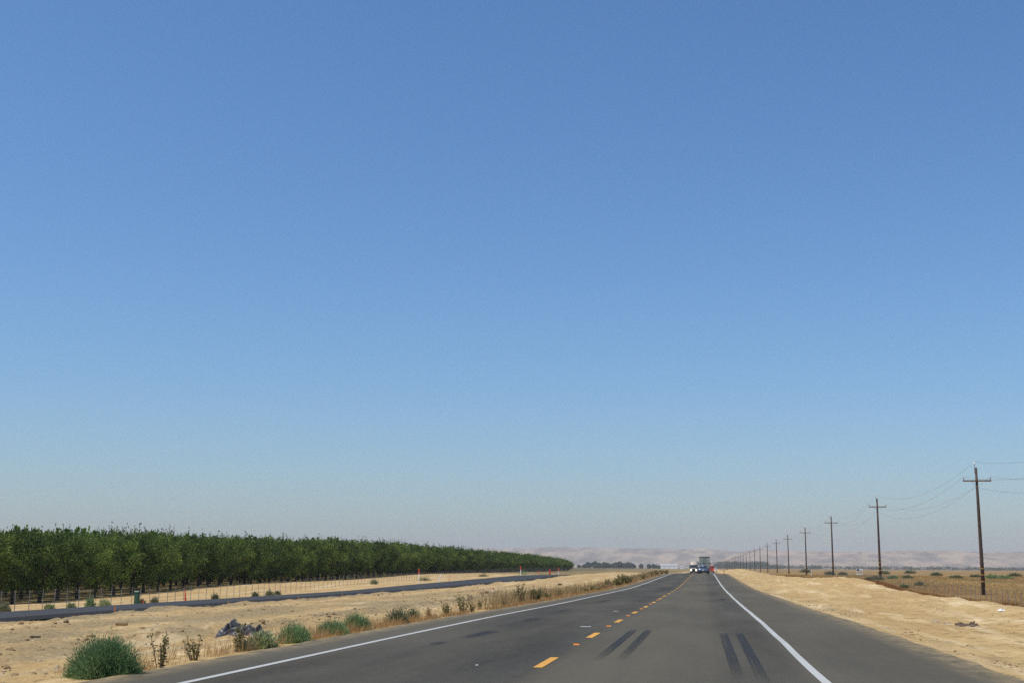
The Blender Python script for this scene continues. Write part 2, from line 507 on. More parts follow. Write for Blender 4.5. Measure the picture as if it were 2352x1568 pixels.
def height(X, Y, noise=True):
    X = np.asarray(X, dtype=float); Y = np.asarray(Y, dtype=float)
    iy = np.clip((Y + 600).astype(int), 0, len(YT) - 2)
    fy = np.clip(Y + 600 - iy, 0, 1)
    ix = np.clip(np.searchsorted(CX, X, side='right') - 1, 0, len(CX) - 2)
    fx = np.clip((X - CX[ix]) / (CX[ix + 1] - CX[ix]), 0, 1)
    z = ((CZ[ix, iy] * (1 - fy) + CZ[ix, iy + 1] * fy) * (1 - fx) + (CZ[ix + 1, iy] * (1 - fy) + CZ[ix + 1, iy + 1] * fy) * fx)
    return z + zone_noise(X, Y) if noise else z
def gz(x, y):
    return float(height(np.array([x]), np.array([y]))[0])
def zr(y):
    return float(np.interp(y, YT, ZR))

# ------------------------------------------------------------------ the ground sheet
def axis(breaks):
    out = []
    for (a, b, st) in breaks:
        out.append(np.arange(a, b, st))
    return np.unique(np.round(np.concatenate(out), 4))
gx = axis([(-12000, -2000, 2000), (-2000, -400, 200), (-400, -120, 20), (-120, -66, 3), (-66, -38, .6), (-38, -28, .8), (-28, -24, .12), (-24, -8, .16), (-8, -6.8, .1), (-6.8, 3.5, 1.0), (3.5, 5.5, .1), (5.5, 14, .14), (14, 30, .5), (30, 90, 3), (90, 400, 20), (400, 2000, 200), (2000, 12001, 2000)])
ys = [-400.0, -200, -100, -50, -20, -5, 5, 9]
y = 11.0
while y < 13000:
    ys.append(y)
    y += min(max(0.11, y * y / 8000.0), 6.0 if y < 700 else y * 0.1)
ys.append(13000.0)
gy = np.array(ys)
GX, GY = np.meshgrid(gx, gy)
GZ = height(GX, GY)
nx, ny = len(gx), len(gy)
V = np.stack([GX.ravel(), GY.ravel(), GZ.ravel()], 1)
ii = (np.arange(ny - 1)[:, None] * nx + np.arange(nx - 1)[None, :]).ravel()
F = np.stack([ii, ii + 1, ii + nx + 1, ii + nx], 1)
gm = np_mesh("ground", V, F, True)
sm = lambda a, b, x: np.clip((x - a) / (b - a), 0, 1)
Xf, Yf = GX.ravel(), GY.ravel()
edge = 12.7 + 0.7 * fbm(Yf / 5, Xf / 5, 3, 91) + 0.25 * fbm(Yf / .8, Xf / .8, 2, 95)
zone = np.zeros((len(Xf), 4), dtype=np.float32)
zone[:, 0] = sm(0, .5, Xf - edge - 0.8)
zone[:, 3] = sm(0, .3, Xf - edge) * (1 - sm(1.2, 2.8, Xf - edge)) * 0.85
xw = Xf + 1.1 * fbm(Yf / 11, Xf / 9, 3, 97)
gband = np.interp(xw, [-28, -27, -25, -23.6, -22, -20.5, -16.2, -14.6, -13, -12, -11, -10.2, -9.3, -8], [0, .75, .8, .12, .1, .85, .9, .45, .6, .2, .1, .6, .3, 0])
gband = gband * (1 - .75 * sm(70, 150, Yf)) * np.clip(.75 + 1.1 * fbm(Xf / 1.6, Yf / 4.5, 4, 99), 0, 1)
gberm = np.exp(-((Xf + 25.4) / 1.6) ** 2) * sm(-.5, .5, fbm(Xf / 2, Yf / 9, 3, 101)) * .75
gedge = np.exp(-((Xf - 4.9 - .3 * fbm(Yf / 6, Xf * 0, 2, 105)) / .45) ** 2) * sm(-.1, .5, fbm(Xf / .6, Yf / 2.2, 3, 103)) * .8
gridge = np.exp(-((Xf + 13.6 + 1.0 * fbm(Yf / 9.0, Yf * 0, 2, 53)) / 1.3) ** 2) * sm(18, 26, Yf) * (1 - sm(75, 100, Yf)) * sm(-.5, .3, fbm(Xf / .8, Yf / 1.6, 3, 113)) * .8
zone[:, 1] = np.clip(gband + gberm + gedge + gridge, 0, 1)
orch = 1 - sm(-64.5, -62.5, Xf + .8 * fbm(Xf / 2, Yf / 2, 2, 107))
orch = np.maximum(orch, sm(300, 340, Yf + 30 * fbm(Xf / 10, Yf / 30, 2, 109)) * (1 - sm(-12, -8, Xf)) * .8)
zone[:, 2] = np.clip(orch, 0, 1)
ca = gm.color_attributes.new("zone", 'FLOAT_COLOR', 'POINT')
ca.data.foreach_set("color", zone.ravel())
tag(link_mesh("ground", gm, M["ground"]), kind="structure")

# ------------------------------------------------------------------ roads
def strip(name, xs_fn, yarr, zfn, mat, lift=0.0, cover=None):
    """a sheet along the road: xs_fn(Y) -> array of X for the columns"""
    rows = []
    for yy in yarr:
        for xx in xs_fn(yy):
            rows.append((xx, yy, zfn(xx, yy) + lift))
    ncol = len(xs_fn(yarr[0]))
    k = (np.arange(len(yarr) - 1)[:, None] * ncol + np.arange(ncol - 1)[None, :]).ravel()
    me = np_mesh(name, rows, np.stack([k, k + 1, k + ncol + 1, k + ncol], 1), False)
    if cover is not None:
        at = me.attributes.new("cover", 'FLOAT', 'POINT')
        at.data.foreach_set("value", np.array([cover(r[0], r[1]) for r in rows], dtype=np.float32))
    return link_mesh(name, me, mat)
ry = np.concatenate([np.arange(-60, 5, 5), np.arange(5, 60, .25), np.arange(60, 320, 1.0), np.arange(320, 1600, 10)])
def road_x(yy):
    a = -7.1 + 0.10 * float(fbm(np.array(yy / 1.4), np.array(.3), 3, 5))
    b = 3.86 + 0.09 * float(fbm(np.array(yy / 1.4), np.array(.9), 3, 6))
    return [a - .03, a, -6.2, -4.2, -2.27, -.3, 1.4, 3.2, b, b + .03]
def road_z(xx, yy):
    return zr(yy)
def road_zs(xx, yy):
    a = road_x(yy)
    return zr(yy) - (.09 if xx <= a[0] + 1e-6 or xx >= a[-1] - 1e-6 else 0)
tag(strip("road", road_x, ry, road_zs, M["asphalt"]), kind="structure")
wob = lambda yy, s_: .025 * float(fbm(np.array(yy / 6.0), np.array(.5), 2, s_))
lw = lambda yy: .055 + .00012 * yy
tag(strip("road_markings", lambda yy: [-5.93 - lw(yy) + wob(yy, 8), -5.93 + lw(yy) + wob(yy, 8)], ry, road_z, M["white_paint"], .005), kind="structure")
tag(strip("road_markings", lambda yy: [1.39 - lw(yy) + wob(yy, 9), 1.39 + lw(yy) + wob(yy, 9)], ry, road_z, M["white_paint"], .005), kind="structure")
mb = MB()
for k in range(30):
    y0 = 17.2 + 7.5 * k
    if k == 0: y0 = 17.1
    for seg in range(2):
        ya, yb = y0 + seg, y0 + seg + 1.0
        w = .06 + .0002 * y0
        mb.add([(-2.27 - w, ya, zr(ya) + .005), (-2.27 + w, ya, zr(ya) + .005), (-2.27 + w, yb, zr(yb) + .005), (-2.27 - w, yb, zr(yb) + .005)], [(0, 1, 2, 3)])
tag(mb.build("road_markings", M["yellow_paint"]), kind="structure")
# rubber marks of braked twin tyres, and older dark streaks
def mark(x, w, ya, yb, strength, drift=0.0):
    yy_ = np.linspace(ya, yb, 24)
    def cov(xx, yy):
        t = (yy - ya) / (yb - ya)
        e = min(1, t / .45) * min(1, (1 - t) / .12)
        return strength * e
    o = strip("skid_mark", lambda yy: [x + drift * (yy - ya) + d for d in np.linspace(-w, w, 5)], yy_, road_z, M["skid"], .006, cov)
    tag(o, kind="structure")
for (x, w, a, b_, s_, dr) in ((-1.60, .078, 18.4, 28.6, .85, 0), (-1.27, .078, 18.6, 28.8, .8, 0), (.38, .082, 15.8, 27.6, .85, -.004), (.67, .082, 15.0, 27.8, .85, 0),
                              (-4.6, .16, 23.6, 27.0, .6, .03), (-4.72, .10, 21.5, 22.6, .55, 0), (-4.6, .15, 31.5, 34.6, .42, .02), (-4.7, .16, 39.5, 43.5, .3, 0), (-4.6, .2, 54, 60, .4, 0), (.8, .12, 60, 66, .4, 0)):
    mark(x, w, a, b_, s_, dr)

# the carriageway under construction on the other side of the dirt median
nn = lambda yy: float(np.interp(yy, YT, NN))
nf = lambda yy: float(np.interp(yy, YT, NF))
def nroad_x(yy):
    j = .12 * float(fbm(np.array(yy / 3.0), np.array(.2), 3, 15))
    return [-36.5 - j, -36 - j, -34, -32, -30, -28 + j, -27.8 + j]
def nroad_z(xx, yy):
    j = nroad_x(yy)
    if xx <= j[0] + 1e-6: return nf(yy) - .28
    if xx >= j[-1] - 1e-6: return nn(yy) - .15
    t = (xx + 36) / 8
    return nf(yy) * (1 - t) + nn(yy) * t
ny_ = np.concatenate([np.arange(-40, 40, 5), np.arange(40, 330, 1.0), np.arange(330, 700, 10)])
tag(strip("new_road", nroad_x, ny_, nroad_z, M["new_asphalt"]), kind="structure")

# ------------------------------------------------------------------ hills
th = np.radians(np.linspace(-30, 24, 420))
rr = np.linspace(9100, 12200, 130)
TH, RR = np.meshgrid(th, rr)
HX, HY = RR * np.sin(TH), RR * np.cos(TH)
degs = np.degrees(TH)
PSI = math.atan(TPSI)
px = 1176 + FH * np.tan(TH + PSI)
ridge_px = np.interp(px, [0, 700, 1060, 1180, 1290, 1370, 1450, 1560, 1620, 1680, 1760, 1875, 2000, 2080, 2153, 2250, 2352, 2900], [30, 34, 39, 42, 46.5, 45, 46, 44.5, 45.5, 40, 42.5, 40.5, 40, 42, 44.5, 43, 42.5, 36])
t = np.clip((RR - 9200) / (10600 - 9200), 0, 1)
shape = t ** 0.85
back = np.clip((RR - 10600) / 1600, 0, 1)
ridge_px = ridge_px + 1.6 * fbm(px / 55, px * 0, 3, 299)
H = ridge_px / (FPX / math.cos(THETA) ** 2) * 10600 * np.cos(TH + PSI)
rid = 1 - np.abs(fbm(HX / 380 + .35 * HY / 620, HY / 2200, 3, 201))
rid2 = 1 - np.abs(fbm(HX / 150 - .3 * HY / 230, HY / 800, 3, 221))
low = fbm(HX / 1500, HY / 1500, 3, 241)
z = H * shape * (1 + .10 * low * (1 - t) + 0) + (rid - .75) * 150 * t * (1.08 - t) + (rid2 - .75) * 60 * np.clip(t * 1.5, 0, 1) * (1.12 - t)
z += 2.0 * fbm(HX / 180, HY / 180, 3, 261) * t
z = z * (1 - back) - .4
z = np.where(RR < 9250, -1.2, z)
Vh = np.stack([HX.ravel(), HY.ravel(), z.ravel()], 1)
nt_, nr_ = len(th), len(rr)
k = (np.arange(nr_ - 1)[:, None] * nt_ + np.arange(nt_ - 1)[None, :]).ravel()
tag(link_mesh("hills", np_mesh("hills", Vh, np.stack([k, k + 1, k + nt_ + 1, k + nt_], 1), True), M["hills"]), kind="structure")

# ------------------------------------------------------------------ foliage builders
def rand_dirs(n, r=None):
    r = r or rng
    v = r.normal(size=(n, 3))
    return v / np.linalg.norm(v, axis=1)[:, None]

def leaf_cloud(P, D, L, W, tone, r=None):
    """rhombus leaves: base P, direction D, length L, width W"""
    r = r or rng
    n = len(P)
    side = np.cross(D, rand_dirs(n, r))
    side /= (np.linalg.norm(side, axis=1)[:, None] + 1e-9)
    L = np.broadcast_to(L, (n,))[:, None]; W = np.broadcast_to(W, (n,))[:, None]
    mid_ = P + D * L * .5
    Vv = np.stack([P, mid_ + side * W * .5, P + D * L, mid_ - side * W * .5], 1).reshape(-1, 3)
    Ff = np.arange(4 * n).reshape(n, 4)
    return Vv, Ff, np.repeat(np.asarray(tone), 4)

def leaf_mesh(name, Vv, Ff, tone):
    me = np_mesh(name, Vv, Ff, False)
    at = me.attributes.new("tone", 'FLOAT', 'POINT')
    at.data.foreach_set("value", tone.astype(np.float32))
    return me

def merge(parts):
    Vs, Fs, Ts, b = [], [], [], 0
    for (v, f, t_) in parts:
        Vs.append(v); Fs.append(f + b); Ts.append(t_); b += len(v)
    return np.concatenate(Vs), np.concatenate(Fs), np.concatenate(Ts)

def crown_parts(seed, H0, H1, rad, n_clump, per, leaf, shoots, flat=1.0):
    r = np.random.default_rng(seed)
    parts = []
    zc = (H0 + H1) / 2; hz = (H1 - H0) / 2
    d = rand_dirs(n_clump, r)
    rad_f = r.uniform(.45, 1.0, n_clump) ** .6
    lob = 1 + .22 * np.sin(3 * np.arctan2(d[:, 1], d[:, 0]) + r.uniform(0, 6)) * (1 - np.abs(d[:, 2]))
    C = np.stack([d[:, 0] * rad * rad_f * lob, d[:, 1] * rad * rad_f * lob, zc + d[:, 2] * hz * rad_f * flat], 1)
    C[:, 2] += (np.hypot(C[:, 0], C[:, 1]) / rad) * .25 * hz * (C[:, 2] < zc)
    cr_ = r.uniform(.10, .22, n_clump) * rad
    ctone = r.uniform(.0, 1.0, n_clump)
    idx = np.repeat(np.arange(n_clump), per)
    off = rand_dirs(len(idx), r) * (r.uniform(0, 1, len(idx)) ** .45)[:, None] * cr_[idx][:, None]
    P = C[idx] + off
    D = off / (np.linalg.norm(off, axis=1)[:, None] + 1e-6) + rand_dirs(len(idx), r) * .9
    D[:, 2] += .1
    D /= np.linalg.norm(D, axis=1)[:, None]
    tn = np.clip(ctone[idx] + r.normal(0, .10, len(idx)), 0, 1)
    parts.append(leaf_cloud(P, D, leaf * r.uniform(.7, 1.4, len(P)), leaf * .55 * r.uniform(.7, 1.3, len(P)), tn, r))
    for s_ in range(shoots):                        # upright whips on top of the crown
        a, q = r.uniform(0, 6.28), r.uniform(0, .8) * rad
        x0, y0 = q * math.cos(a), q * math.sin(a)
        z0 = zc + hz * math.sqrt(max(.05, 1 - (q / rad) ** 2)) * .88
        ln = r.uniform(.35, 1.1) * (H1 - H0) * .2
        m_ = 11
        tt = r.uniform(0, 1, m_)
        lean = r.normal(0, .12, 2)
        P = np.stack([x0 + lean[0] * tt * ln + r.normal(0, .03, m_), y0 + lean[1] * tt * ln + r.normal(0, .03, m_), z0 + tt * ln], 1)
        D = np.stack([r.normal(0, .45, m_), r.normal(0, .45, m_), np.ones(m_)], 1)
        D /= np.linalg.norm(D, axis=1)[:, None]
        parts.append(leaf_cloud(P, D, leaf * 1.1, leaf * .45, np.full(m_, r.uniform(.35, .75)), r))
    return merge(parts), C

def trunk_mb(seed, C, h, r0):
    r = np.random.default_rng(seed + 500)
    t_ = MB()
    lean = (r.normal(0, .05), r.normal(0, .05))
    top = (lean[0] * h, lean[1] * h, h)
    t_.tube([(0, 0, -.25), (0, 0, .05), (lean[0] * h * .5, lean[1] * h * .5, h * .5), top], [r0 * 1.5, r0 * 1.25, r0, r0 * .95], 8)
    sel = r.choice(len(C), 6, replace=False)
    for s_ in sel:
        c = C[s_]
        m_ = (top[0] + (c[0] - top[0]) * .45, top[1] + (c[1] - top[1]) * .45, top[2] + (c[2] - top[2]) * .6)
        t_.tube([(top[0], top[1], top[2] - .1), m_, tuple(c)], [r0 * .6, r0 * .4, r0 * .12], 6)
    return t_

# ------------------------------------------------------------------ the orchard
protos = []
for v in range(7):
    root = empty("orchard_tree", (0, 0, 0))
    (cv, cf, ct), C = crown_parts(1000 + v, .40 + .15 * (v % 3), 6.3 + .15 * (v % 4), 3.15, 120, 56, .21, 17)
    trunk_mb(1000 + v, C, 1.35, .17).build("trunk", M["bark"], root, True)
    link_mesh("crown", leaf_mesh("crown", cv, cf, ct), M["orchard_leaf"], root)
    protos.append(root)
GRP = "almond trees of the orchard in rows along the fence"
first_used = set()
def place_tree(x, y_, label, group=GRP):
    v = random.randrange(len(protos))
    if v not in first_used:
        o = protos[v]; first_used.add(v)
    else:
        o = copy_tree(protos[v])
    s_ = random.uniform(.88, 1.08)
    o.location = (x, y_, gz(x, y_) - .05)
    o.rotation_euler = (0, 0, random.uniform(0, 6.28))
    hh = s_ * np.interp(y_, [100, 240, 620], [1.04, 1.0, .86]) * random.uniform(.93, 1.07)
    o.scale = (s_, s_, hh)
    tag(o, label, "tree", group)
ORY = np.arange(90.0, 611.0, 4.0)
landmarks = {}
def row_label(row, yy):
    if row == 0:
        if yy > 605: return "almond tree that ends the front orchard row at the open dry field", None
        return "leafy almond tree in the front orchard row facing the wire fence", GRP
    if row == 1:
        return "almond tree in the second orchard row, seen between front row trunks", "almond trees of the second orchard row"
    return "almond tree in the third orchard row, deep in shade behind two rows", "almond trees of the third orchard row"
cnt = 0; row3_end = 102
for row in range(3):
    for yy in ORY:
        if cnt >= 298: break
        if row == 2 and yy < 102: continue
        x_ = -66 - 6.4 * row + random.uniform(-.3, .3)
        y_ = yy + random.uniform(-.35, .35)
        lb, g = row_label(row, yy)
        place_tree(x_, y_, lb, g)
        if row == 2: row3_end = yy + 1
        cnt += 1
# the rest of the orchard, one mass behind those rows
lite = []
for v in range(5):
    (cv, cf, ct), C = crown_parts(1500 + v, .5, 6.4, 3.0, 44, 14, .62, 8)
    tb = trunk_mb(1500 + v, C, 1.35, .17)
    tv = np.array(tb.v)
    quads = [f for f in tb.f if len(f) == 4]
    lite.append(((cv, cf, ct), (tv, np.array(quads))))
crowns, trunks = [], []
nb = 0
for row in range(2, 13):
    for yy in np.arange(90.0, 611.0, 4.0):
        if row == 2 and 102 <= yy < row3_end: continue
        if row > 6 and random.random() < .35: continue
        x_, y_ = -66 - 6.4 * row, yy + random.uniform(-.4, .4)
        (cv, cf, ct), (tv, tf) = lite[random.randrange(5)]
        a = random.uniform(0, 6.28); ca_, sa_ = math.cos(a), math.sin(a)
        s_ = random.uniform(.93, 1.06)
        off = np.array([x_, y_, gz(x_, y_)])
        Rm = np.array([[ca_, -sa_, 0], [sa_, ca_, 0], [0, 0, 1]])
        crowns.append(((cv * s_) @ Rm.T + off, cf, ct))
        if row < 7:
            trunks.append((tv @ Rm.T + off, tf, np.zeros(len(tv))))
mass = link_mesh("orchard_trees", leaf_mesh("orchard_trees", *merge(crowns)), M["orchard_leaf"])
tag(mass, "deep green mass of orchard rows behind the front almond trees", "orchard", kind="stuff")
tv, tf, _ = merge(trunks)
link_mesh("trunks", np_mesh("trunks", tv, tf, True), M["bark"], mass)["kind"] = "stuff"

# ------------------------------------------------------------------ far trees, tree line, buildings
far_trees = [(1344, 9, 8), (1352, 15, 11), (1364, 17, 10), (1376, 13, 12), (1386, 15, 10), (1396, 13, 11), (1406, 12, 12), (1415, 15, 11), (1424, 17.5, 9), (1434, 15, 12), (1444, 15, 12), (1452, 11, 10),
             (1472, 11, 7), (1490, 10, 8), (1499, 11.5, 6), (1505, 9, 5), (1513, 7, 4), (1328, 7, 7)]
FD = 2600.0
descr = ["small dark tree at the outer end of the distant grove, nearest the orchard corner", "tall dark tree beginning the distant grove beside the orchard corner", "rounded tall tree second in the distant grove",
         "broad lower tree in the dip after the grove's first tall pair", "rounded crown before the middle of the distant grove", "low broad tree left of the grove's middle dip", "lowest flat tree in the grove's middle dip",
         "mid-height tree just before the grove's tallest spire", "tallest narrow tree standing up from the distant grove", "broad tree just past the grove's tallest spire", "last broad tree of the dense grove", "low tree closing the dense grove towards the white building",
         "lone dark tree apart from the grove, above the weeds", "first of a pale clump of trees short of the white building", "taller tree in the pale clump short of the white building", "slim tree following the taller one in the pale clump", "tiny thin tree closest to the white building", "faint low tree standing alone between orchard and grove"]
for i, (xp, hp, wp) in enumerate(far_trees):
    X_ = tphi(xp) * FD
    hgt = hp / FPX * FD * .80
    rad = wp / FPX * FD * (.78 if i < 12 else .5)
    root = empty("distant_tree", (X_, FD + random.uniform(-40, 40), gz(X_, FD) - .1), descr[i], "tree", "trees of the distant grove" if i < 12 else "scattered trees beyond the grove")
    (cv, cf, ct), C = crown_parts(2000 + i, -hgt * .08, hgt, rad, 80, 40, 1.7, 4)
    trunk_mb(2000 + i, C, hgt * .2, .35).build("trunk", M["bark"], root, True)
    link_mesh("crown", leaf_mesh("crown", cv, cf, ct), M["far_leaf"], root)
# low line of trees along the far edge of the plain
r = np.random.default_rng(77)
n = 1300
ang_x = r.uniform(30, 1600, n)
ang_x[:450] = r.uniform(22, 170, 450)
D_ = r.uniform(3600, 4300, n)
big_ = np.where(ang_x < 140, 1.75, 1.0) * (1 - .3 * sm(200, 900, ang_x))
parts = []
for i in range(n):
    hgt = r.uniform(7, 13) * big_[i]
    cx, cy = tphi(1621 + ang_x[i]) * D_[i], D_[i]
    m_ = 26
    P = np.stack([cx + r.normal(0, 5.5, m_), cy + r.normal(0, 5, m_), -.5 + hgt * r.uniform(0, 1, m_) ** .8], 1)
    parts.append(leaf_cloud(P, rand_dirs(m_, r), r.uniform(2.0, 4.0, m_), r.uniform(1.5, 3, m_), r.uniform(0, .7, m_), r))
tl = link_mesh("treeline", leaf_mesh("treeline", *merge(parts)), M["far_leaf"])
tag(tl, "low hazy belt of dark trees along the foot of the hills", "tree line", kind="stuff")

def building(x0, x1, hpx, Y, label, gable=True):
    X0, X1 = tphi(x0) * Y, tphi(x1) * Y
    w, hgt, dp = X1 - X0, hpx / FPX * Y, 22.0 if gable else 9.0
    root = empty("farm_building", ((X0 + X1) / 2, Y, gz((X0 + X1) / 2, Y)), label, "building")
    wl = MB(); wl.box((0, dp / 2, hgt * .42 - .3), (w, dp, hgt * .84 + .6)); wl.build("wall", M["building"], root)
    rf = MB()
    e, zz = .5, hgt * .84 + .02
    rf.loft([[(-w / 2 - e, -e, zz), (w / 2 + e, -e, zz), (w / 2 + e, -e, zz + .35), (-w / 2 - e, -e, zz + .35)],
             [(-w / 2 - e, dp / 2, hgt), (w / 2 + e, dp / 2, hgt), (w / 2 + e, dp / 2, hgt + .35), (-w / 2 - e, dp / 2, hgt + .35)],
             [(-w / 2 - e, dp + e, zz), (w / 2 + e, dp + e, zz), (w / 2 + e, dp + e, zz + .35), (-w / 2 - e, dp + e, zz + .35)]])
    rf.build("roof", M["building_grey"], root)
    for q in ((-.3, 0.0, .3) if gable else (0.0,)):
        d_ = MB(); d_.box((q * w, -.06, hgt * .28), (w * .12, .12, hgt * .56)); d_.build("door", M["building_grey"], root)
building(1518, 1556, 9.0, 2300, "long white metal shed on the plain short of the hills")
building(1562.5, 1569.5, 5.5, 2300, "small white shed standing next to the long white shed", False)

# ------------------------------------------------------------------ utility poles and wires
POLE_X, POLE_Y0, SPAN = 24.7, 119.5, 66.6
POLE_H = 11.45
def make_pole():
    root = empty("utility_pole", (0, 0, 0))
    p = MB(); p.tube([(0, 0, -.6), (0, 0, 3), (0, 0, 8), (0, 0, POLE_H)], [.185, .165, .135, .105], 12); p.build("pole", M["pole_wood"], root, True)
    a = MB(); a.box((0, -.16, POLE_H - 1.22), (2.5, .10, .125)); a.build("crossarm", M["arm_wood"], root)
    for s_ in (-1, 1):
        b_ = MB(); b_.tube([(s_ * .60, -.225, POLE_H - 1.26), (s_ * .06, -.19, POLE_H - 1.68)], .016, 6); b_.build("brace", M["galv"], root)
        i_ = MB(); i_.tube([(s_ * 1.17, -.16, POLE_H - 1.16), (s_ * 1.17, -.16, POLE_H - 1.0), (s_ * 1.17, -.16, POLE_H - .99), (s_ * 1.17, -.16, POLE_H - .93), (s_ * 1.17, -.16, POLE_H - .91), (s_ * 1.17, -.16, POLE_H - .82)], [.03, .03, .075, .07, .055, .03], 10)
        i_.build("insulator", M["porcelain"], root, True)
    b_ = MB(); b_.tube([(-.125, -.02, POLE_H - .55), (-.135, -.02, POLE_H + .22)], .028, 8); b_.box((-.115, -.02, POLE_H - .3), (.12, .10, .05)); b_.build("pin_bracket", M["galv"], root)
    i_ = MB(); i_.tube([(-.135, -.02, POLE_H + .2), (-.135, -.02, POLE_H + .27), (-.135, -.02, POLE_H + .29), (-.135, -.02, POLE_H + .38), (-.135, -.02, POLE_H + .40), (-.135, -.02, POLE_H + .53)], [.035, .035, .07, .07, .055, .035], 10); i_.build("insulator", M["porcelain_white"], root, True)
    for zz in (1.15, 1.75, 2.3):
        y_ = MB(); y_.tube([(0, 0, zz), (0, 0, zz + .07)], [.182, .182], 12); y_.build("band", M["band_yellow"], root)
    return root
pole0 = make_pole()
ordn = ["out of view before the first", "nearest", "second", "third", "fourth", "fifth", "sixth", "seventh", "eighth", "ninth", "tenth", "eleventh", "twelfth", "thirteenth", "fourteenth", "fifteenth", "sixteenth", "seventeenth", "eighteenth", "nineteenth", "twentieth"]
poles = []
NP = 24
for i in range(NP):
    o = pole0 if i == 0 else copy_tree(pole0)
    yy = POLE_Y0 + SPAN * (i - 1) + (0 if i < 2 else random.uniform(-2, 2))
    o.location = (POLE_X + random.uniform(-.1, .1), yy, gz(POLE_X, yy))
    o.rotation_euler = (random.uniform(-.006, .006), random.uniform(-.006, .006), random.uniform(-.05, .05))
    if i == 0: lb = "brown wooden utility pole standing before the nearest one, past the frame edge"
    elif i == 1: lb = "tallest looking brown wooden utility pole, with yellow bands, nearest the camera"
    elif i == 2: lb = "second brown wooden utility pole from the camera, closest to the white field sign"
    elif i < len(ordn): lb = "%s brown wooden utility pole from the camera along the field" % ordn[i]
    else: lb = "tiny brown utility pole at the far faint end of the line"
    tag(o, lb, "utility pole", "utility poles in a line along the dry field")
    poles.append(o)
def wire(off, label, sag=1.15):
    w = MB()
    pts = []
    for i in range(NP - 1):
        a = Vector(poles[i].location) + Vector(off); b_ = Vector(poles[i + 1].location) + Vector(off)
        m_ = 14 if i < 6 else 6
        for q in range(m_ + (1 if i == NP - 2 else 0)):
            t_ = q / m_
            p = a.lerp(b_, t_); p.z -= sag * 4 * t_ * (1 - t_)
            pts.append(p)
    w.tube(pts, .0085, 4)
    tag(w.build("power_wire", M["wire"]), label, "wire", "wires strung along the utility poles")
wire((-.135, -.02, POLE_H + .51), "topmost thin wire strung from pole top to pole top", 1.75)
wire((-1.17, -.16, POLE_H - .84), "thin wire on the road-side ends of the crossarms", 1.75)
wire((1.17, -.16, POLE_H - .84), "thin wire on the field-side ends of the crossarms", 1.75)
wire((-.16, 0, POLE_H - 1.8), "lowest thin wire strung below the crossarms on the poles", 1.85)

# ------------------------------------------------------------------ fences
def fence(name, X_, y0, y1, step, hgt, label, n_wires, pw):
    root = empty(name, (X_, y0, gz(X_, y0)), label, "fence")
    base = Vector(root.location)
    yy = y0; rest = MB(); n_ = 0; tops = []
    pm = None
    while yy < y1:
        zz = gz(X_, yy)
        tops.append((0, yy - y0, zz - base.z))
        if n_ < 99:
            if pm is None:
                q = MB(); q.box((0, 0, hgt / 2 - .1), (pw, .035, hgt + .2)); q.box((0, .03, hgt / 2 - .1), (.012, .03, hgt + .2))
                pm = q.build("post", M["fence_post"], root); o = pm
            else:
                o = pm.copy(); COL.objects.link(o); o.parent = root
            o.location = (random.uniform(-.03, .03), yy - y0, zz - base.z)
            o.rotation_euler = (random.uniform(-.02, .02), random.uniform(-.03, .03), 0)
        else:
            rest.box((0, yy - y0, zz - base.z + hgt / 2 - .1), (pw, .05, hgt + .2))
        n_ += 1
        yy += step * random.uniform(.96, 1.04)
    if rest.v:
        rest.build("posts", M["fence_post"], root)["kind"] = "stuff"
    w = MB()
    for k_ in range(n_wires):
        f_ = (k_ + .5) / n_wires
        w.tube([(p[0], p[1], p[2] + hgt * f_ ** .8) for p in tops], .004, 3, False)
    w.build("wires", M["wire"], root)
    return root
fence("wire_fence", -46.7, 70, 600, 1.75, 1.40, "long wire fence on thin steel posts along the orchard bank", 6, .030)
fence("wire_fence", 21.6, 62, 240, 1.9, 1.08, "faint low wire fence in the dry field beside the utility poles", 5, .028)

# ------------------------------------------------------------------ plants on the verges
def bush_meshes(seed, w, h, n, blade, bw, upright=.6):
    r = np.random.default_rng(seed)
    d = rand_dirs(n, r); d[:, 2] = np.abs(d[:, 2])
    q = r.uniform(.12, 1.0, n) ** .5
    lump = 1 + .18 * np.sin(4 * np.arctan2(d[:, 1], d[:, 0]) + seed) + .12 * r.normal(size=n)
    P = np.stack([d[:, 0] * w / 2 * q * lump, d[:, 1] * w / 2 * q * lump, d[:, 2] * h * q * lump * .92], 1)
    D = d * .7 + np.array([0, 0, upright]) + r.normal(0, .35, (n, 3))
    D /= np.linalg.norm(D, axis=1)[:, None]
    tn = np.clip(r.normal(.5, .2, n) + .25 * (np.sin(P[:, 0] * 17 + seed) * np.sin(P[:, 1] * 13) * np.sin(P[:, 2] * 15)), 0, 1)
    return leaf_mesh("foliage", *leaf_cloud(P, D, blade * r.uniform(.5, 1.5, n), bw * r.uniform(.7, 1.4, n), tn, r))
def stems_mb(seed, w, h, n=9):
    r = np.random.default_rng(seed + 9)
    m_ = MB()
    for _ in range(n):
        a, q = r.uniform(0, 6.28), r.uniform(.1, .45)
        m_.tube([(0, 0, -.06), (q * w * .5 * math.cos(a), q * w * .5 * math.sin(a), h * .4), (q * w * math.cos(a), q * w * math.sin(a), h * .8)], [.012, .008, .004], 5)
    return m_
def bush(name, x, y_, w, h, mat, label, cat="bush", group=None, n=1400, blade=.13, bw=.017, seed=1, upright=.6):
    root = empty(name, (x, y_, gz(x, y_) - .03), label, cat, group, random.uniform(0, 6.28))
    stems_mb(seed, w, h).build("stems", M["stem"], root)
    link_mesh("foliage", bush_meshes(seed, w, h, n, blade, bw, upright), mat, root)
    return root
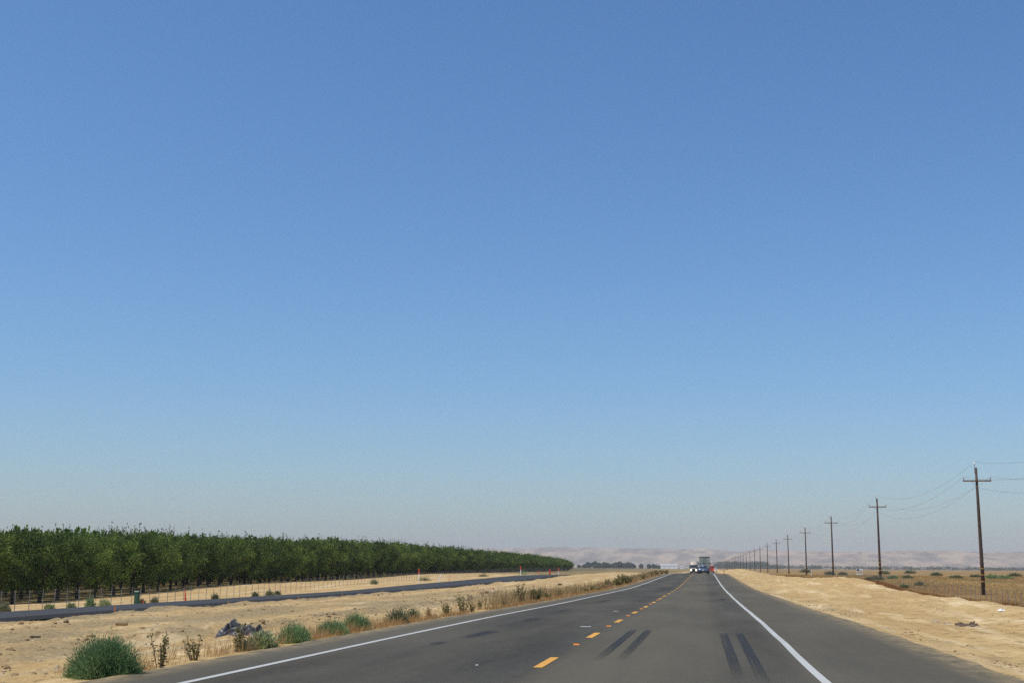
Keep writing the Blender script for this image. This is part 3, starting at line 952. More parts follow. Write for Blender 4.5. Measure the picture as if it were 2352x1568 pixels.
def stalk_mesh(seed, w, h, ns, leafy, lsize=.06):
    r = np.random.default_rng(seed)
    st = MB(); parts = []
    for _ in range(ns):
        a, q = r.uniform(0, 6.28), r.uniform(.1, 1) * w / 2
        bx, by = .25 * q * math.cos(a), .25 * q * math.sin(a)
        tx, ty = q * math.cos(a), q * math.sin(a)
        hh = h * r.uniform(.55, 1)
        st.tube([(bx, by, -.06), ((bx + tx) / 2, (by + ty) / 2, hh * .5), (tx, ty, hh)], [.008, .006, .003], 4)
        m_ = int(leafy * hh / h)
        t_ = r.uniform(.12, 1, m_)
        P = np.stack([bx + (tx - bx) * t_, by + (ty - by) * t_, hh * t_], 1) + r.normal(0, .018, (m_, 3))
        D = rand_dirs(m_, r) + np.array([0, 0, .5]); D /= np.linalg.norm(D, axis=1)[:, None]
        parts.append(leaf_cloud(P, D, lsize * r.uniform(.5, 1.4, m_), lsize * .5 * r.uniform(.6, 1.3, m_), r.uniform(0, 1, m_), r))
    return st, leaf_mesh("foliage", *merge(parts))
def weed(x, y_, w, h, mat, label, ns=7, leafy=40, seed=1, group=None, lsize=.06):
    root = empty("roadside_weed", (x, y_, gz(x, y_) - .02), label, "weed", group, random.uniform(0, 6.28))
    st, lm = stalk_mesh(seed, w, h, ns, leafy, lsize)
    st.build("stems", M["stem"], root)
    link_mesh("foliage", lm, mat, root)
    return root
SH = "shrubs along the asphalt edge by the dirt median"
bush("tumbleweed_bush", -7.42, -7.42 / tphi(255), .80, .45, M["bush_green"], "big round fresh green tumbleweed bush at the asphalt edge, largest of all", group=SH, n=24000, blade=.06, bw=.008, seed=3)
bush("tumbleweed_bush", -7.72, -7.72 / tphi(205), .34, .18, M["bush_green"], "small green bush leaning against the largest tumbleweed bush", group=SH, n=2600, blade=.06, bw=.0075, seed=4)
weed(-7.32, -7.32 / tphi(383), .36, .52, M["weed_leaf"], "brownish upright weed just past the largest tumbleweed bush", 8, 42, 11, lsize=.05)
weed(-7.45, -7.45 / tphi(460), .46, .42, M["weed_leaf"], "sprawling dark leaved weed second past the largest tumbleweed bush", 9, 34, 12, lsize=.05)
weed(-7.62, -7.62 / tphi(548), .28, .46, M["weed_leaf"], "thin twiggy weed standing before the pale saltbush", 5, 45, 13)
bush("saltbush", -7.45, -7.45 / tphi(608), .46, .26, M["bush_pale"], "pale yellow-green saltbush on the edge below the crumpled black plastic", group=SH, n=1500, blade=.07, bw=.03, seed=5)
bush("saltbush", -7.55, -7.55 / tphi(575), .30, .17, M["bush_grey"], "low grey-green bush tucked beside the pale saltbush", group=SH, n=600, blade=.06, bw=.025, seed=6)
bush("tumbleweed_bush", -7.42, -7.42 / tphi(682), .55, .33, M["bush_green"], "round deep green bush right after the pale saltbush", group=SH, n=7000, blade=.06, bw=.009, seed=7)
bush("tumbleweed_bush", -7.55, -7.55 / tphi(768), .62, .28, M["bush_green"], "lower half of the double green bush on the asphalt edge", group=SH, n=6500, blade=.06, bw=.010, seed=8)
bush("tumbleweed_bush", -7.65, -7.65 / tphi(822), .58, .35, M["bush_green"], "taller half of the double green bush on the asphalt edge", group=SH, n=7000, blade=.06, bw=.010, seed=9)
bush("sagebrush", -7.6, -7.6 / tphi(915), .55, .36, M["bush_grey"], "grey-green sage bush with brown twigs after the double green bush", group=SH, n=1500, blade=.09, bw=.02, seed=10)
bush("sagebrush", -7.9, -7.9 / tphi(950), .35, .30, M["bush_grey"], "small greyish bush between the sage bush and the tall stalks", group=SH, n=800, blade=.09, bw=.02, seed=21)
weed(-7.7, -7.7 / tphi(990), .35, .34, M["weed_dry"], "dry brown weed just before the tall dark stalks", 7, 30, 14)
weed(-7.75, -7.75 / tphi(1030), .5, .40, M["weed_leaf"], "mixed green and brown weed below the tall dark stalks", 9, 45, 15)
weed(-7.85, -7.85 / tphi(1066), .55, .68, M["weed_leaf"], "tallest dark stalked weed in the edge growth, two spikes", 10, 60, 16)
weed(-7.6, -7.6 / tphi(1085), .4, .34, M["weed_leaf"], "short leafy weed after the tall dark stalks", 7, 40, 17)
weed(-8.6, -8.6 / tphi(1105), .35, .42, M["weed_leaf"], "spindly weed set back towards the traffic cone", 5, 40, 18)
weed(-7.85, -7.85 / tphi(1193), .6, .85, M["weed_leaf"], "tall weed clump standing below the far white marker post", 12, 55, 19, lsize=.08)
weed(-7.5, -7.5 / tphi(1160), .4, .3, M["weed_leaf"], "low leafy weed midway between the two tall clumps", 7, 40, 20)
random.seed(21)
WG = "weeds growing thickly along the far asphalt edge"
wproto = []
for v in range(6):
    tall = v % 2 == 0
    st, lm = stalk_mesh(300 + v, .8 if tall else .6, .75 if tall else .5, 14, 55, .09)
    root = empty("roadside_weed", (0, 0, 0))
    st.build("stems", M["stem"], root)
    link_mesh("foliage", lm, M["weed_dry"] if v in (0, 3) else M["weed_leaf"], root)
    wproto.append(root)
used = set()
lbl = {True: "dry brown stalky weed in the thick growth on the far asphalt edge", False: "leafy green weed in the thick growth on the far asphalt edge"}
yy = 54.0
while yy < 260:
    v = random.randrange(6)
    o = wproto[v] if v not in used else copy_tree(wproto[v]); used.add(v)
    x_ = -7.6 - abs(random.gauss(0, .35)) - (.6 if v in (0, 3) else 0) * random.random()
    o.location = (x_, yy, gz(x_, yy) - .02)
    o.rotation_euler = (0, 0, random.uniform(0, 6.28))
    s_ = random.uniform(.7, 1.25) * (1.1 if yy > 90 else .7)
    o.scale = (s_ * 1.2, s_ * 1.2, s_)
    tag(o, lbl[v in (0, 3)], "weed", WG)
    yy += random.uniform(.8, 3.6) * (1 + yy / 120)

def tufts(name, xs_, ys_, hmin, hmax, blades, mat, label, spread=.08, bw=.02, lean=.35):
    r = np.random.default_rng(len(xs_))
    n_ = len(xs_)
    zs_ = height(xs_, ys_)
    idx = np.repeat(np.arange(n_), blades)
    P = np.stack([xs_[idx] + r.normal(0, spread, len(idx)), ys_[idx] + r.normal(0, spread, len(idx)), zs_[idx] - .03], 1)
    D = np.stack([r.normal(0, lean, len(idx)), r.normal(0, lean, len(idx)), np.ones(len(idx))], 1)
    D /= np.linalg.norm(D, axis=1)[:, None]
    hh = r.uniform(hmin, hmax, n_)[idx] * r.uniform(.5, 1.1, len(idx))
    w_ = bw * (1 + P[:, 1] / 60)
    tn = np.clip(r.uniform(0, 1, n_)[idx] * .7 + r.uniform(0, .4, len(idx)), 0, 1)
    o = link_mesh(name, leaf_mesh(name, *leaf_cloud(P, D, hh, w_, tn, r)), mat)
    return tag(o, label, "grass", kind="stuff")
r = np.random.default_rng(5)
n = 3400
y_ = 15.2 + (r.uniform(0, 1, n) ** 1.4) * 190
x_ = -7.2 - np.abs(r.normal(0, .33, n)) - .02
keep = fbm(y_ / 2.5, x_ * 0, 3, 301) > -.25
tufts("dry_grass", x_[keep], y_[keep], .06, .26, 9, M["dry_grass"], "short dry orange grass along the asphalt edge by the median", .05, .008)
n = 700
y_ = 16.6 + r.uniform(0, 1, n) ** 1.2 * 17
x_ = -7.35 - np.abs(r.normal(0, .38, n))
keep = fbm(y_ / .9, x_ / .7, 3, 341) > -.1
tufts("straw", x_[keep], y_[keep], .12, .42, 5, M["dry_grass"], "taller dry straw between the near shrubs on the asphalt edge", .05, .005, .22)
n = 9000
y_ = 45 + (r.uniform(0, 1, n) ** 1.3) * 170
e_ = 12.7 + .7 * fbm(y_ / 5, np.full(n, 12.7) / 5, 3, 91)
x_ = e_ + .15 + np.abs(r.normal(0, .75, n))
tufts("rust_weeds", x_, y_, .10, .34, 6, M["red_grass"], "rust coloured low weeds fringing the sand verge", .12, .016)
n = 26000
y_ = 45 + (r.uniform(0, 1, n) ** 1.25) * 260
x_ = 14 + r.uniform(0, 1, n) ** 1.2 * (10 + y_ * .28)
keep = fbm(x_ / 6, y_ / 14, 3, 311) > -.3
tufts("field_grass", x_[keep], y_[keep], .08, .27, 5, M["field_grass"], "dry tawny grass covering the open field", .15, .018)
n = 3000
y_ = 48 + r.uniform(0, 1, n) * 185
x_ = -7.7 - np.abs(r.normal(0, .75, n))
keep = fbm(y_ / 6, x_ * 0, 3, 331) > -.15 + .25 * np.clip((90 - y_) / 40, -1, 1)
tufts("tall_dry_grass", x_[keep], y_[keep], .25, .85, 6, M["weed_dry"], "tall dry brown grass among the weeds on the far asphalt edge", .10, .010, .18)
# desert shrubs out in the field
fs = [(2330, 84, .5, .32), (1996, 176, 1.3, .55), (2014, 178, 2.0, .75), (2050, 190, 1.6, .6), (2083, 205, 1.5, .5), (2110, 150, 1.0, .6), (2075, 140, .9, .5), (2195, 215, 2.2, .6), (2278, 210, 2.2, .85), (2305, 215, 2.6, .6), (2240, 260, 2.0, .5), (1935, 300, 2.0, .8), (1905, 330, 2.2, .8), (2150, 330, 3, .8), (2330, 320, 3, .9), (2030, 420, 3.5, 1.1), (2090, 520, 4.0, 1.3), (1850, 520, 4, 1.3)]
flab = ["tiny dark round shrub at the sand's edge near the white rag", "low grey shrub just short of the second utility pole", "green shrub touching the base line of the second utility pole", "round green shrub just past the second utility pole", "paler shrub beyond the round one past the second pole", "grey shrub low in the field fence's line", "small dull shrub by the sand crest under the second pole", "flat green shrub midway between the first two poles", "bright green shrub just past the nearest pole", "wide green shrub paired behind the bright green one", "flat olive shrub deep in the field between the first poles", "dark shrub far back beside the third pole", "dark shrub far back between third and fourth poles", "wide dull shrub far back in the open field", "dull shrub far back beyond the nearest pole", "dark shrub on the field's horizon past the second pole", "large dark shrub on the field's horizon", "dark shrub on the horizon by the fourth pole"]
for i, (xp, Y_, w, h) in enumerate(fs):
    X_ = tphi(xp) * Y_
    bush("desert_shrub", X_, Y_, w, h * .72, M["bush_green"] if i in (0, 3, 8, 9) else M["bush_grey"], flab[i], "shrub", "shrubs scattered in the dry field", n=500, blade=.2 * max(1, Y_ / 150), bw=.07 * max(1, Y_ / 150), seed=60 + i)
ls = [(18, 82, 1.0, .75), (120, 84, .9, .5), (170, 86, .8, .5), (213, 87, 1.0, 1.05), (245, 90, 1.2, .6), (330, 96, .8, .6), (359, 101, .8, .75), (497, 113, .8, .7), (590, 126, 1.0, .8), (622, 131, 1.3, .9), (640, 137, .9, .6), (860, 175, 1.6, 1.0), (975, 205, 3.2, 1.0), (1110, 262, 3, .9), (1202, 296, 3.5, 1.6)]
for i, (xp, Y_, w, h) in enumerate(ls):
    X_ = max(min(tphi(xp) * Y_, -38.2), -45)
    Y_ = X_ / tphi(xp)
    bush("bank_shrub", X_, Y_, w * .7, h * .7, M["bush_green"] if i in (3, 14) else (M["bush_pale"] if i in (1, 2, 4) else M["bush_grey"]),
         ["olive weedy shrub under the fence at the frame's edge", "pale low shrub behind the new asphalt, first of a pair", "pale low shrub behind the new asphalt, second of a pair", "tall green shrub behind the new asphalt short of the green box", "pale wide shrub between the tall green one and the green box", "brownish low shrub touching the green box", "dark round shrub just past the green box", "low grey shrub on the bank past the red pennant stake", "grey shrub half way up the bank", "rounded green-grey shrub on the bank behind the new road", "small shrub near the rounded one on the bank", "shrub on the bank before the first red topped marker", "wide grey shrub past the first red topped marker", "flat shrub near the end of the new road", "large green shrub beside the far red topped marker"][i],
         "shrub", "shrubs on the bank beyond the new road", n=600, blade=.16, bw=.05, seed=90 + i)

# ------------------------------------------------------------------ stones and clods
ico_v = []
ph = (1 + 5 ** .5) / 2
for a in (-1, 1):
    for b_ in (-ph, ph):
        ico_v += [(0, a, b_), (a, b_, 0), (b_, 0, a)]
ico_v = np.array(ico_v) / math.hypot(1, ph)
ico_f = []
for i in range(12):
    for j in range(i + 1, 12):
        for k_ in range(j + 1, 12):
            d1 = np.linalg.norm(ico_v[i] - ico_v[j]); d2 = np.linalg.norm(ico_v[j] - ico_v[k_]); d3 = np.linalg.norm(ico_v[i] - ico_v[k_])
            if max(d1, d2, d3) < 1.2:
                nrm = np.cross(ico_v[j] - ico_v[i], ico_v[k_] - ico_v[i])
                ico_f.append((i, j, k_) if nrm @ ico_v[i] > 0 else (i, k_, j))
ico_f = np.array(ico_f)
def stones(name, xs_, ys_, sizes, mat, label, seed):
    r = np.random.default_rng(seed)
    n_ = len(xs_)
    z_ = height(xs_, ys_)
    Vv = ico_v[None] * (1 + r.normal(0, .16, (n_, 12, 1)))
    a = r.uniform(0, 6.28, n_)
    ca_, sa_ = np.cos(a)[:, None], np.sin(a)[:, None]
    sc = np.stack([sizes * r.uniform(.7, 1.5, n_), sizes * r.uniform(.6, 1.1, n_), sizes * r.uniform(.4, .8, n_)], 1)
    Vv = Vv * sc[:, None, :]
    X2 = Vv[:, :, 0] * ca_ - Vv[:, :, 1] * sa_; Y2 = Vv[:, :, 0] * sa_ + Vv[:, :, 1] * ca_
    Vv = np.stack([X2 + xs_[:, None], Y2 + ys_[:, None], Vv[:, :, 2] + (z_ + sizes * .12)[:, None]], 2)
    Ff = ico_f[None] + (np.arange(n_) * 12)[:, None, None]
    tag(link_mesh(name, np_mesh(name, Vv.reshape(-1, 3), Ff.reshape(-1, 3)), mat), label, "stones", kind="stuff")
r = np.random.default_rng(9)
n = 5200
y_ = 14 + r.uniform(0, 1, n) ** 1.6 * 130
x_ = -r.uniform(8.2, 27.4, n)
k_ = (fbm(x_ / 2.5, y_ / 4, 3, 401) + .15 > r.uniform(-.5, .7, n))
stones("gravel", x_[k_], y_[k_], .010 + .05 * r.uniform(0, 1, k_.sum()) ** 6, M["stone"], "small pale stones scattered over the dirt median", 1)
n = 5200
y_ = 16 + r.uniform(0, 1, n) ** 1.5 * 110
x_ = np.where(r.uniform(0, 1, n) < .5, -13.2 + r.normal(0, .9, n), -r.uniform(8.5, 26.5, n))
k_ = fbm(x_ / 3, y_ / 5, 3, 411) > -.05
stones("dirt_clods", x_[k_], y_[k_], .015 + .09 * r.uniform(0, 1, k_.sum()) ** 4.5, M["clod"], "brown clods of dug earth lying over the median", 2)
n = 2200
y_ = 13 + r.uniform(0, 1, n) ** 1.4 * 80
x_ = np.where(r.uniform(0, 1, n) < .35, 4.2 + np.abs(r.normal(0, .5, n)), r.uniform(4.2, 12.5, n))
k_ = fbm(x_ / 2, y_ / 4, 3, 421) > -.1
stones("pebbles", x_[k_], y_[k_], .008 + .035 * r.uniform(0, 1, k_.sum()) ** 4, M["clod"], "small dark pebbles strewn on the sand verge", 3)

# ------------------------------------------------------------------ single things on the median and verges
def at_px(xp, Y):
    X_ = tphi(xp) * Y
    return X_, Y, gz(X_, Y)
def place_bar(name, p, mat, size, label, cat, rz=0., tilt=0., group=None):
    b_ = MB(); b_.rbox((0, 0, size[2] / 2), size, min(size) * .18)
    o = b_.build(name, mat)
    o.location = p; o.rotation_euler = (tilt, tilt * .5, rz)
    return tag(o, label, cat, group)
# crumpled black plastic sheet: a folded sheet with an under side
def crumple(name, w, d, h, mat, seed, nu=64, nv=34, k=1.0, smooth=True):
    u, v = np.meshgrid(np.linspace(-1, 1, nu), np.linspace(-1, 1, nv))
    fall = np.clip(1 - (np.abs(u) ** 2.6 + np.abs(v) ** 2.2), 0, 1) ** .45
    rg = 1 - np.abs(fbm(u * 2.1 * k + 3, v * 1.5 * k + seed, 2, seed)) ** .8
    rg2 = 1 - np.abs(fbm(u * 4.5 * k, v * 3.2 * k, 2, seed + 7))
    z_ = h * fall * np.clip((rg - .45) * 1.5 + (rg2 - .6) * .22, .05, 1.4)
    x_ = u * w / 2 + .10 * w * fbm(u * 2.6, v * 2.6, 2, seed + 11)
    y_ = v * d / 2 + .16 * d * fbm(u * 3.1, v * 2.4, 2, seed + 17)
    top = np.stack([x_.ravel(), y_.ravel(), z_.ravel() + .01], 1)
    bot = np.stack([x_.ravel() * .98, y_.ravel() * .98, z_.ravel() * .6 - .06], 1)
    q = (np.arange(nv - 1)[:, None] * nu + np.arange(nu - 1)[None, :]).ravel()
    Ft = np.stack([q, q + 1, q + nu + 1, q + nu], 1)
    Fb = Ft[:, ::-1] + nu * nv
    return link_mesh(name, np_mesh(name, np.concatenate([top, bot]), np.concatenate([Ft, Fb]), smooth), mat)
X_, Y_, Z_ = at_px(563, 29.0)
def folded_sheet(name, w, d, h, mat, seed, nu=84, nv=48):
    """a sheet thrown down in creased tent-like folds"""
    r = np.random.default_rng(seed)
    u, v = np.meshgrid(np.linspace(-1, 1, nu), np.linspace(-1, 1, nv))
    uw = u + .10 * fbm(u * 3, v * 3, 2, seed); vw = v + .14 * fbm(u * 2.5, v * 3, 2, seed + 3)
    z_ = np.zeros_like(u)
    for (cx, cy, ang, ln, hh, wd) in ((-.72, .1, 1.2, .5, .80, .26), (-.36, .25, 2.2, .6, 1.0, .30), (-.1, -.1, .5, .55, .62, .28), (.25, .2, 2.7, .5, .66, .24), (.42, -.2, .9, .45, .55, .26), (.72, .12, 1.9, .5, .78, .30), (.1, -.45, .1, .5, .35, .30), (-.5, -.4, .3, .4, .4, .26)):
        dx, dy = math.cos(ang), math.sin(ang)
        px_, py_ = uw - cx, vw - cy
        along = np.clip(px_ * dx + py_ * dy, -ln, ln)
        dist = np.hypot(px_ - along * dx, py_ - along * dy)
        z_ = np.maximum(z_, hh * (1 - dist / wd) * (1 - .35 * np.abs(along) / ln))
    fall = np.clip(1 - (np.abs(u) ** 3.2 + np.abs(v) ** 2.6), 0, 1) ** .35
    z_ = h * fall * np.maximum(z_, .10 + .08 * fbm(u * 4, v * 4, 2, seed + 5)) + .01
    x_ = u * w / 2 * (1 + .10 * fbm(v * 2.2, v * 0 + 2, 2, seed + 8)) + .04 * fbm(u * 4, v * 4, 2, seed + 11)
    y_ = v * d / 2 * (1 + .25 * fbm(u * 2.0, u * 0 + 5, 2, seed + 9)) + .05 * fbm(u * 4, v * 4, 2, seed + 17)
    top = np.stack([x_.ravel(), y_.ravel(), z_.ravel()], 1)
    bot = np.stack([x_.ravel() * .98, y_.ravel() * .98, z_.ravel() * .7 - .05], 1)
    q = (np.arange(nv - 1)[:, None] * nu + np.arange(nu - 1)[None, :]).ravel()
    Ft = np.stack([q, q + 1, q + nu + 1, q + nu], 1)
    return link_mesh(name, np_mesh(name, np.concatenate([top, bot]), np.concatenate([Ft, Ft[:, ::-1] + nu * nv]), True), mat)
o = folded_sheet("plastic_sheet", 1.10, .80, .40, M["plastic_black"], 12)
o.location = (X_, Y_, Z_ + .01); o.rotation_euler = (R(10), 0, R(4))
tag(o, "crumpled black plastic sheet lying on the dirt median", "plastic sheet")

def traffic_cone(p):
    root = empty("traffic_cone", p, "orange traffic cone with a white collar sunk in loose dirt", "cone")
    b_ = MB(); b_.rbox((0, 0, .02), (.34, .34, .04), .012); b_.build("base", M["orange_plastic"], root)
    c = MB(); c.tube([(0, 0, .04), (0, 0, .2)], [.13, .092], 16, False); c.tube([(0, 0, .34), (0, 0, .52)], [.066, .035], 16); c.build("cone", M["orange_plastic"], root, True)
    w_ = MB(); w_.tube([(0, 0, .2), (0, 0, .34)], [.094, .067], 16, False); w_.build("collar", M["white_plastic"], root, True)
X_, Y_, Z_ = at_px(1133, 88.0)
traffic_cone((X_, Y_, Z_ - .05))
X_, Y_, Z_ = at_px(1133, 85.0)
o = crumple("dirt_heap", 2.4, 1.0, .28, M["clod"], 31, k=1.8)
o.location = (X_, Y_, Z_); tag(o, "low heap of brown clods in front of the traffic cone", "dirt heap")

# green cable pedestal
X_ = -37.6; Y_ = X_ / tphi(318.5)
root = empty("utility_box", (X_, Y_, gz(X_, Y_)), "upright dark green utility box behind the new asphalt", "utility box")
b_ = MB(); b_.rbox((0, 0, .44), (.30, .26, .88), .03); b_.build("body", M["plastic_green"], root)
b_ = MB(); b_.loft([[(-.17, -.15, .88), (.17, -.15, .88), (.17, .15, .88), (-.17, .15, .88)], [(-.17, -.15, .94), (.17, -.15, .94), (.17, .15, .94), (-.17, .15, .94)], [(-.10, -.10, 1.0), (.10, -.10, 1.0), (.10, .10, 1.0), (-.10, .10, 1.0)]]); b_.build("cap", M["plastic_green"], root)
b_ = MB(); b_.box((0, 0, .0), (.36, .32, .16)); b_.build("base", M["plastic_green"], root)

def stake(xp, X_, hgt, mat, label, flag=None, w=.05, cat="stake", tilt=0.0):
    Y_ = X_ / tphi(xp)
    root = empty("survey_stake", (X_, Y_, gz(X_, Y_) - .03), label, cat, "survey stakes along the new road")
    root.rotation_euler = (0, tilt, 0)
    b_ = MB(); b_.loft([[(-w / 2, -.015, -.1), (w / 2, -.015, -.1), (w / 2, .015, -.1), (-w / 2, .015, -.1)], [(-w / 2, -.015, hgt - .04), (w / 2, -.015, hgt - .04), (w / 2, .015, hgt - .04), (-w / 2, .015, hgt - .04)], [(-.008, -.015, hgt), (.008, -.015, hgt), (.008, .015, hgt), (-.008, .015, hgt)]])
    b_.build("lath", mat, root)
    if flag:
        f_ = MB(); z0, z1, fw = flag
        f_.loft([[(0, -.03, z0), (fw, -.025, z0 + .02), (fw, -.018, z0 + .02), (0, -.018, z0)], [(0, -.03, (z0 + z1) / 2), (fw * .55, -.04, (z0 + z1) / 2), (fw * .55, -.03, (z0 + z1) / 2), (0, -.018, (z0 + z1) / 2)], [(0, -.03, z1), (.02, -.03, z1), (.02, -.018, z1), (0, -.018, z1)]])
        f_.build("pennant", M["red_plastic"], root)
stake(270, -27.2, .55, M["lath"], "orange wooden survey stake at the near edge of the new asphalt", w=.07)
stake(333, -38.6, .42, M["lath"], "short stake with a small red flag next to the green box", (.15, .42, .12))
stake(428, -38.4, 1.05, M["orange_plastic"], "tall stake with a long red pennant behind the new asphalt", (.2, 1.02, .17), .04)
stake(528, -27.2, .45, M["lath"], "small orange lath at the new asphalt edge past the pennant stake", w=.06)
stake(688, -27.1, .4, M["lath"], "thin orange lath poking over the dirt berm, third along", w=.06)
stake(788, -27.1, .4, M["lath"], "thin orange lath poking over the dirt berm, fourth along", w=.06)
stake(1032, -39.5, 1.25, M["pink_wood"], "tall pinkish lath standing on the bank past the white post", w=.10)

def marker(xp, X_, hgt, red, label, tilt=0.0, w=.12):
    Y_ = X_ / tphi(xp)
    root = empty("marker_post", (X_, Y_, gz(X_, Y_) - .05), label, "marker post", "white marker posts beyond the new road")
    root.rotation_euler = (0, tilt, 0)
    z1 = hgt * (1 - red)
    b_ = MB(); b_.rbox((0, 0, z1 / 2), (w, w * .6, z1), .015); b_.build("post", M["white_plastic"], root)
    if red > 0:
        c = MB(); c.rbox((0, 0, z1 + hgt * red / 2), (w * 1.75, w * .7, hgt * red), .02); c.build("paddle", M["red_plastic"], root)
marker(962.5, -40.5, 2.1, .34, "white marker post with a red top before the orchard")
marker(1008.5, -39.5, 1.3, 0, "plain white post leaning on the bank past the red topped marker", R(12))
marker(1196, -40.0, 2.1, .36, "white marker post with a red top near the end of the new road", 0, .16)
marker(1236, -39.5, 1.2, .5, "short marker post, half red, past the far red topped marker", 0, .16)
marker(1263, -39.0, 1.7, .75, "nearly all red post at the end of the new road", 0, .24)
marker(1272, -40.0, 1.2, .4, "short white post with red cap at the orchard's end", 0, .18)
marker(1283, -40.0, 2.0, .45, "tall white post with red cap at the orchard's end", 0, .2)

X_, Y_, Z_ = at_px(1340, 92); place_bar("paper_scrap", (X_, Y_, Z_), M["white_plastic"], (.42, .25, .16), "white scrap of paper on the sand below the dry weeds", "litter", .4, .1)
X_, Y_, Z_ = at_px(1355, 118); place_bar("plank", (X_, Y_, Z_ + .03), M["plank"], (.75, .22, .14), "short pale plank lying on the sand past the paper scrap", "plank", .5)
X_, Y_, Z_ = at_px(1286, 130); place_bar("broken_board", (X_, Y_, Z_ + .03), M["burlap"], (.45, .3, .18), "dark chunk of board on the sand near the new road's end", "board", .2)
X_, Y_, Z_ = at_px(287, 36.5); place_bar("weathered_log", (X_, Y_, Z_ + .02), M["clod"], (.36, .10, .09), "short brown stick lying on the gravel near the berm", "stick", .15)
X_, Y_, Z_ = at_px(93, 31.0); place_bar("tyre_scrap", (X_, Y_, Z_ + .01), M["rubber"], (.26, .08, .04), "dark strip of tyre rubber on the dirt by the frame's edge", "tyre scrap", .1)
# rags on the sand verge
for (xp, Y_, w, h, lb) in ((2198, 36.0, .22, .12, "dark brown rag, first of three bits on the sand verge"), (2213, 35.6, .34, .07, "flat brown rag, middle of three bits on the sand verge"), (2228, 35.8, .24, .15, "lumpy brown rag, last of three bits on the sand verge")):
    X_, _, Z_ = at_px(xp, Y_)
    o = crumple("rag", w * 1.15, w * .9, h * 1.15, M["burlap"], int(xp) % 50, 24, 18)
    o.location = (X_, Y_, Z_ + .01); tag(o, lb, "rag", "brown rags on the sand verge")
for (xp, Y_, w, h, lb) in ((2294, 47.0, .24, .10, "crumpled white plastic bag at the weedy edge of the sand"), (2142, 40.0, .26, .07, "flat pale scrap on the sand, farthest from the brown rags"), (2170, 38.0, .24, .07, "flat pale scrap on the sand beside the brown rags")):
    X_, _, Z_ = at_px(xp, Y_)
    o = crumple("plastic_bag", w, w * .8, h, M["white_plastic"] if xp > 2200 else M["plank"], int(xp) % 60, 24, 18)
    o.location = (X_, Y_, Z_ + .01); tag(o, lb, "litter")
# bits on the road
for (xp, Y_, w, lb) in ((1345, 29.3, .24, "thin white strip lying across the far lane, closer one"), (1414, 41.5, .16, "thin white strip lying across the far lane, farther one"), (1098, 17.2, .035, "tiny pale chip on the far lane near the camera")):
    X_ = tphi(xp) * Y_
    b_ = MB(); b_.rbox((0, 0, .012), (w, .022, .014), .004); o = b_.build("debris_strip", M["white_plastic"]); o.location = (X_, Y_, zr(Y_)); o.rotation_euler = (0, 0, .1); tag(o, lb, "debris")
# raised amber markers between the yellow dashes
mk0 = None
for k_ in range(7):
    Y_ = 22.3 + 7.5 * k_
    if mk0 is None:
        b_ = MB(); b_.loft([[(-.055, -.05, 0), (.055, -.05, 0), (.055, .05, 0), (-.055, .05, 0)], [(-.05, -.022, .02), (.05, -.022, .02), (.05, .022, .02), (-.05, .022, .02)]])
        mk0 = o = b_.build("road_reflector", M["amber"])
    else:
        o = mk0.copy(); COL.objects.link(o)
    s_ = 1.0
    o.location = (-2.27, Y_, zr(Y_) + .004); o.scale = (s_, s_, s_)
    tag(o, ["amber road reflector between the first and second yellow dashes", "amber road reflector between the second and third yellow dashes", "amber road reflector between the third and fourth yellow dashes"][k_] if k_ < 3 else "amber road reflector between yellow dashes farther up the road", "road reflector", "amber reflectors on the centre line")

# field sign
Y_ = 330.0; X_ = tphi(1974.3) * Y_
root = empty("field_sign", (X_, Y_, gz(X_, Y_)), "white two-panel sign on two posts in the dry field", "sign")
zt = CAM_Z + .06
zb = float(root.location.z)
H_ = zt - zb
for s_ in (-1, 1):
    b_ = MB(); b_.box((s_ * .74, .07, H_ / 2 - .1), (.10, .10, H_ + .2)); b_.build("post", M["white_plastic"], root)
b_ = MB(); b_.box((0, 0, H_ - .33), (1.58, .04, .66)); pn = b_.build("panel", M["white_plastic"], root)
b_ = MB(); b_.box((-.40, -.035, H_ - .28), (.64, .02, .42)); b_.build("blue_field", M["sign_blue"], pn)
b_ = MB(); b_.box((.34, -.035, H_ - .42), (.66, .02, .12)); b_.build("green_stripe", M["sign_green"], pn)
b_ = MB(); b_.box((0, 0, H_ - 1.32), (1.38, .04, .34)); b_.build("lower_panel", M["white_plastic"], root)
# small white post by the fourth pole
X_, Y_, Z_ = at_px(1863, 230); place_bar("marker_post", (X_, Y_, Z_), M["white_plastic"], (.10, .07, 1.1), "small white post at the field edge near the fourth pole", "marker post")
X_, Y_, Z_ = at_px(1655, 232); place_bar("marker_post", (X_ + .6, Y_, Z_), M["red_plastic"], (.14, .08, .75), "small red post on the sand where the road crests", "marker post")

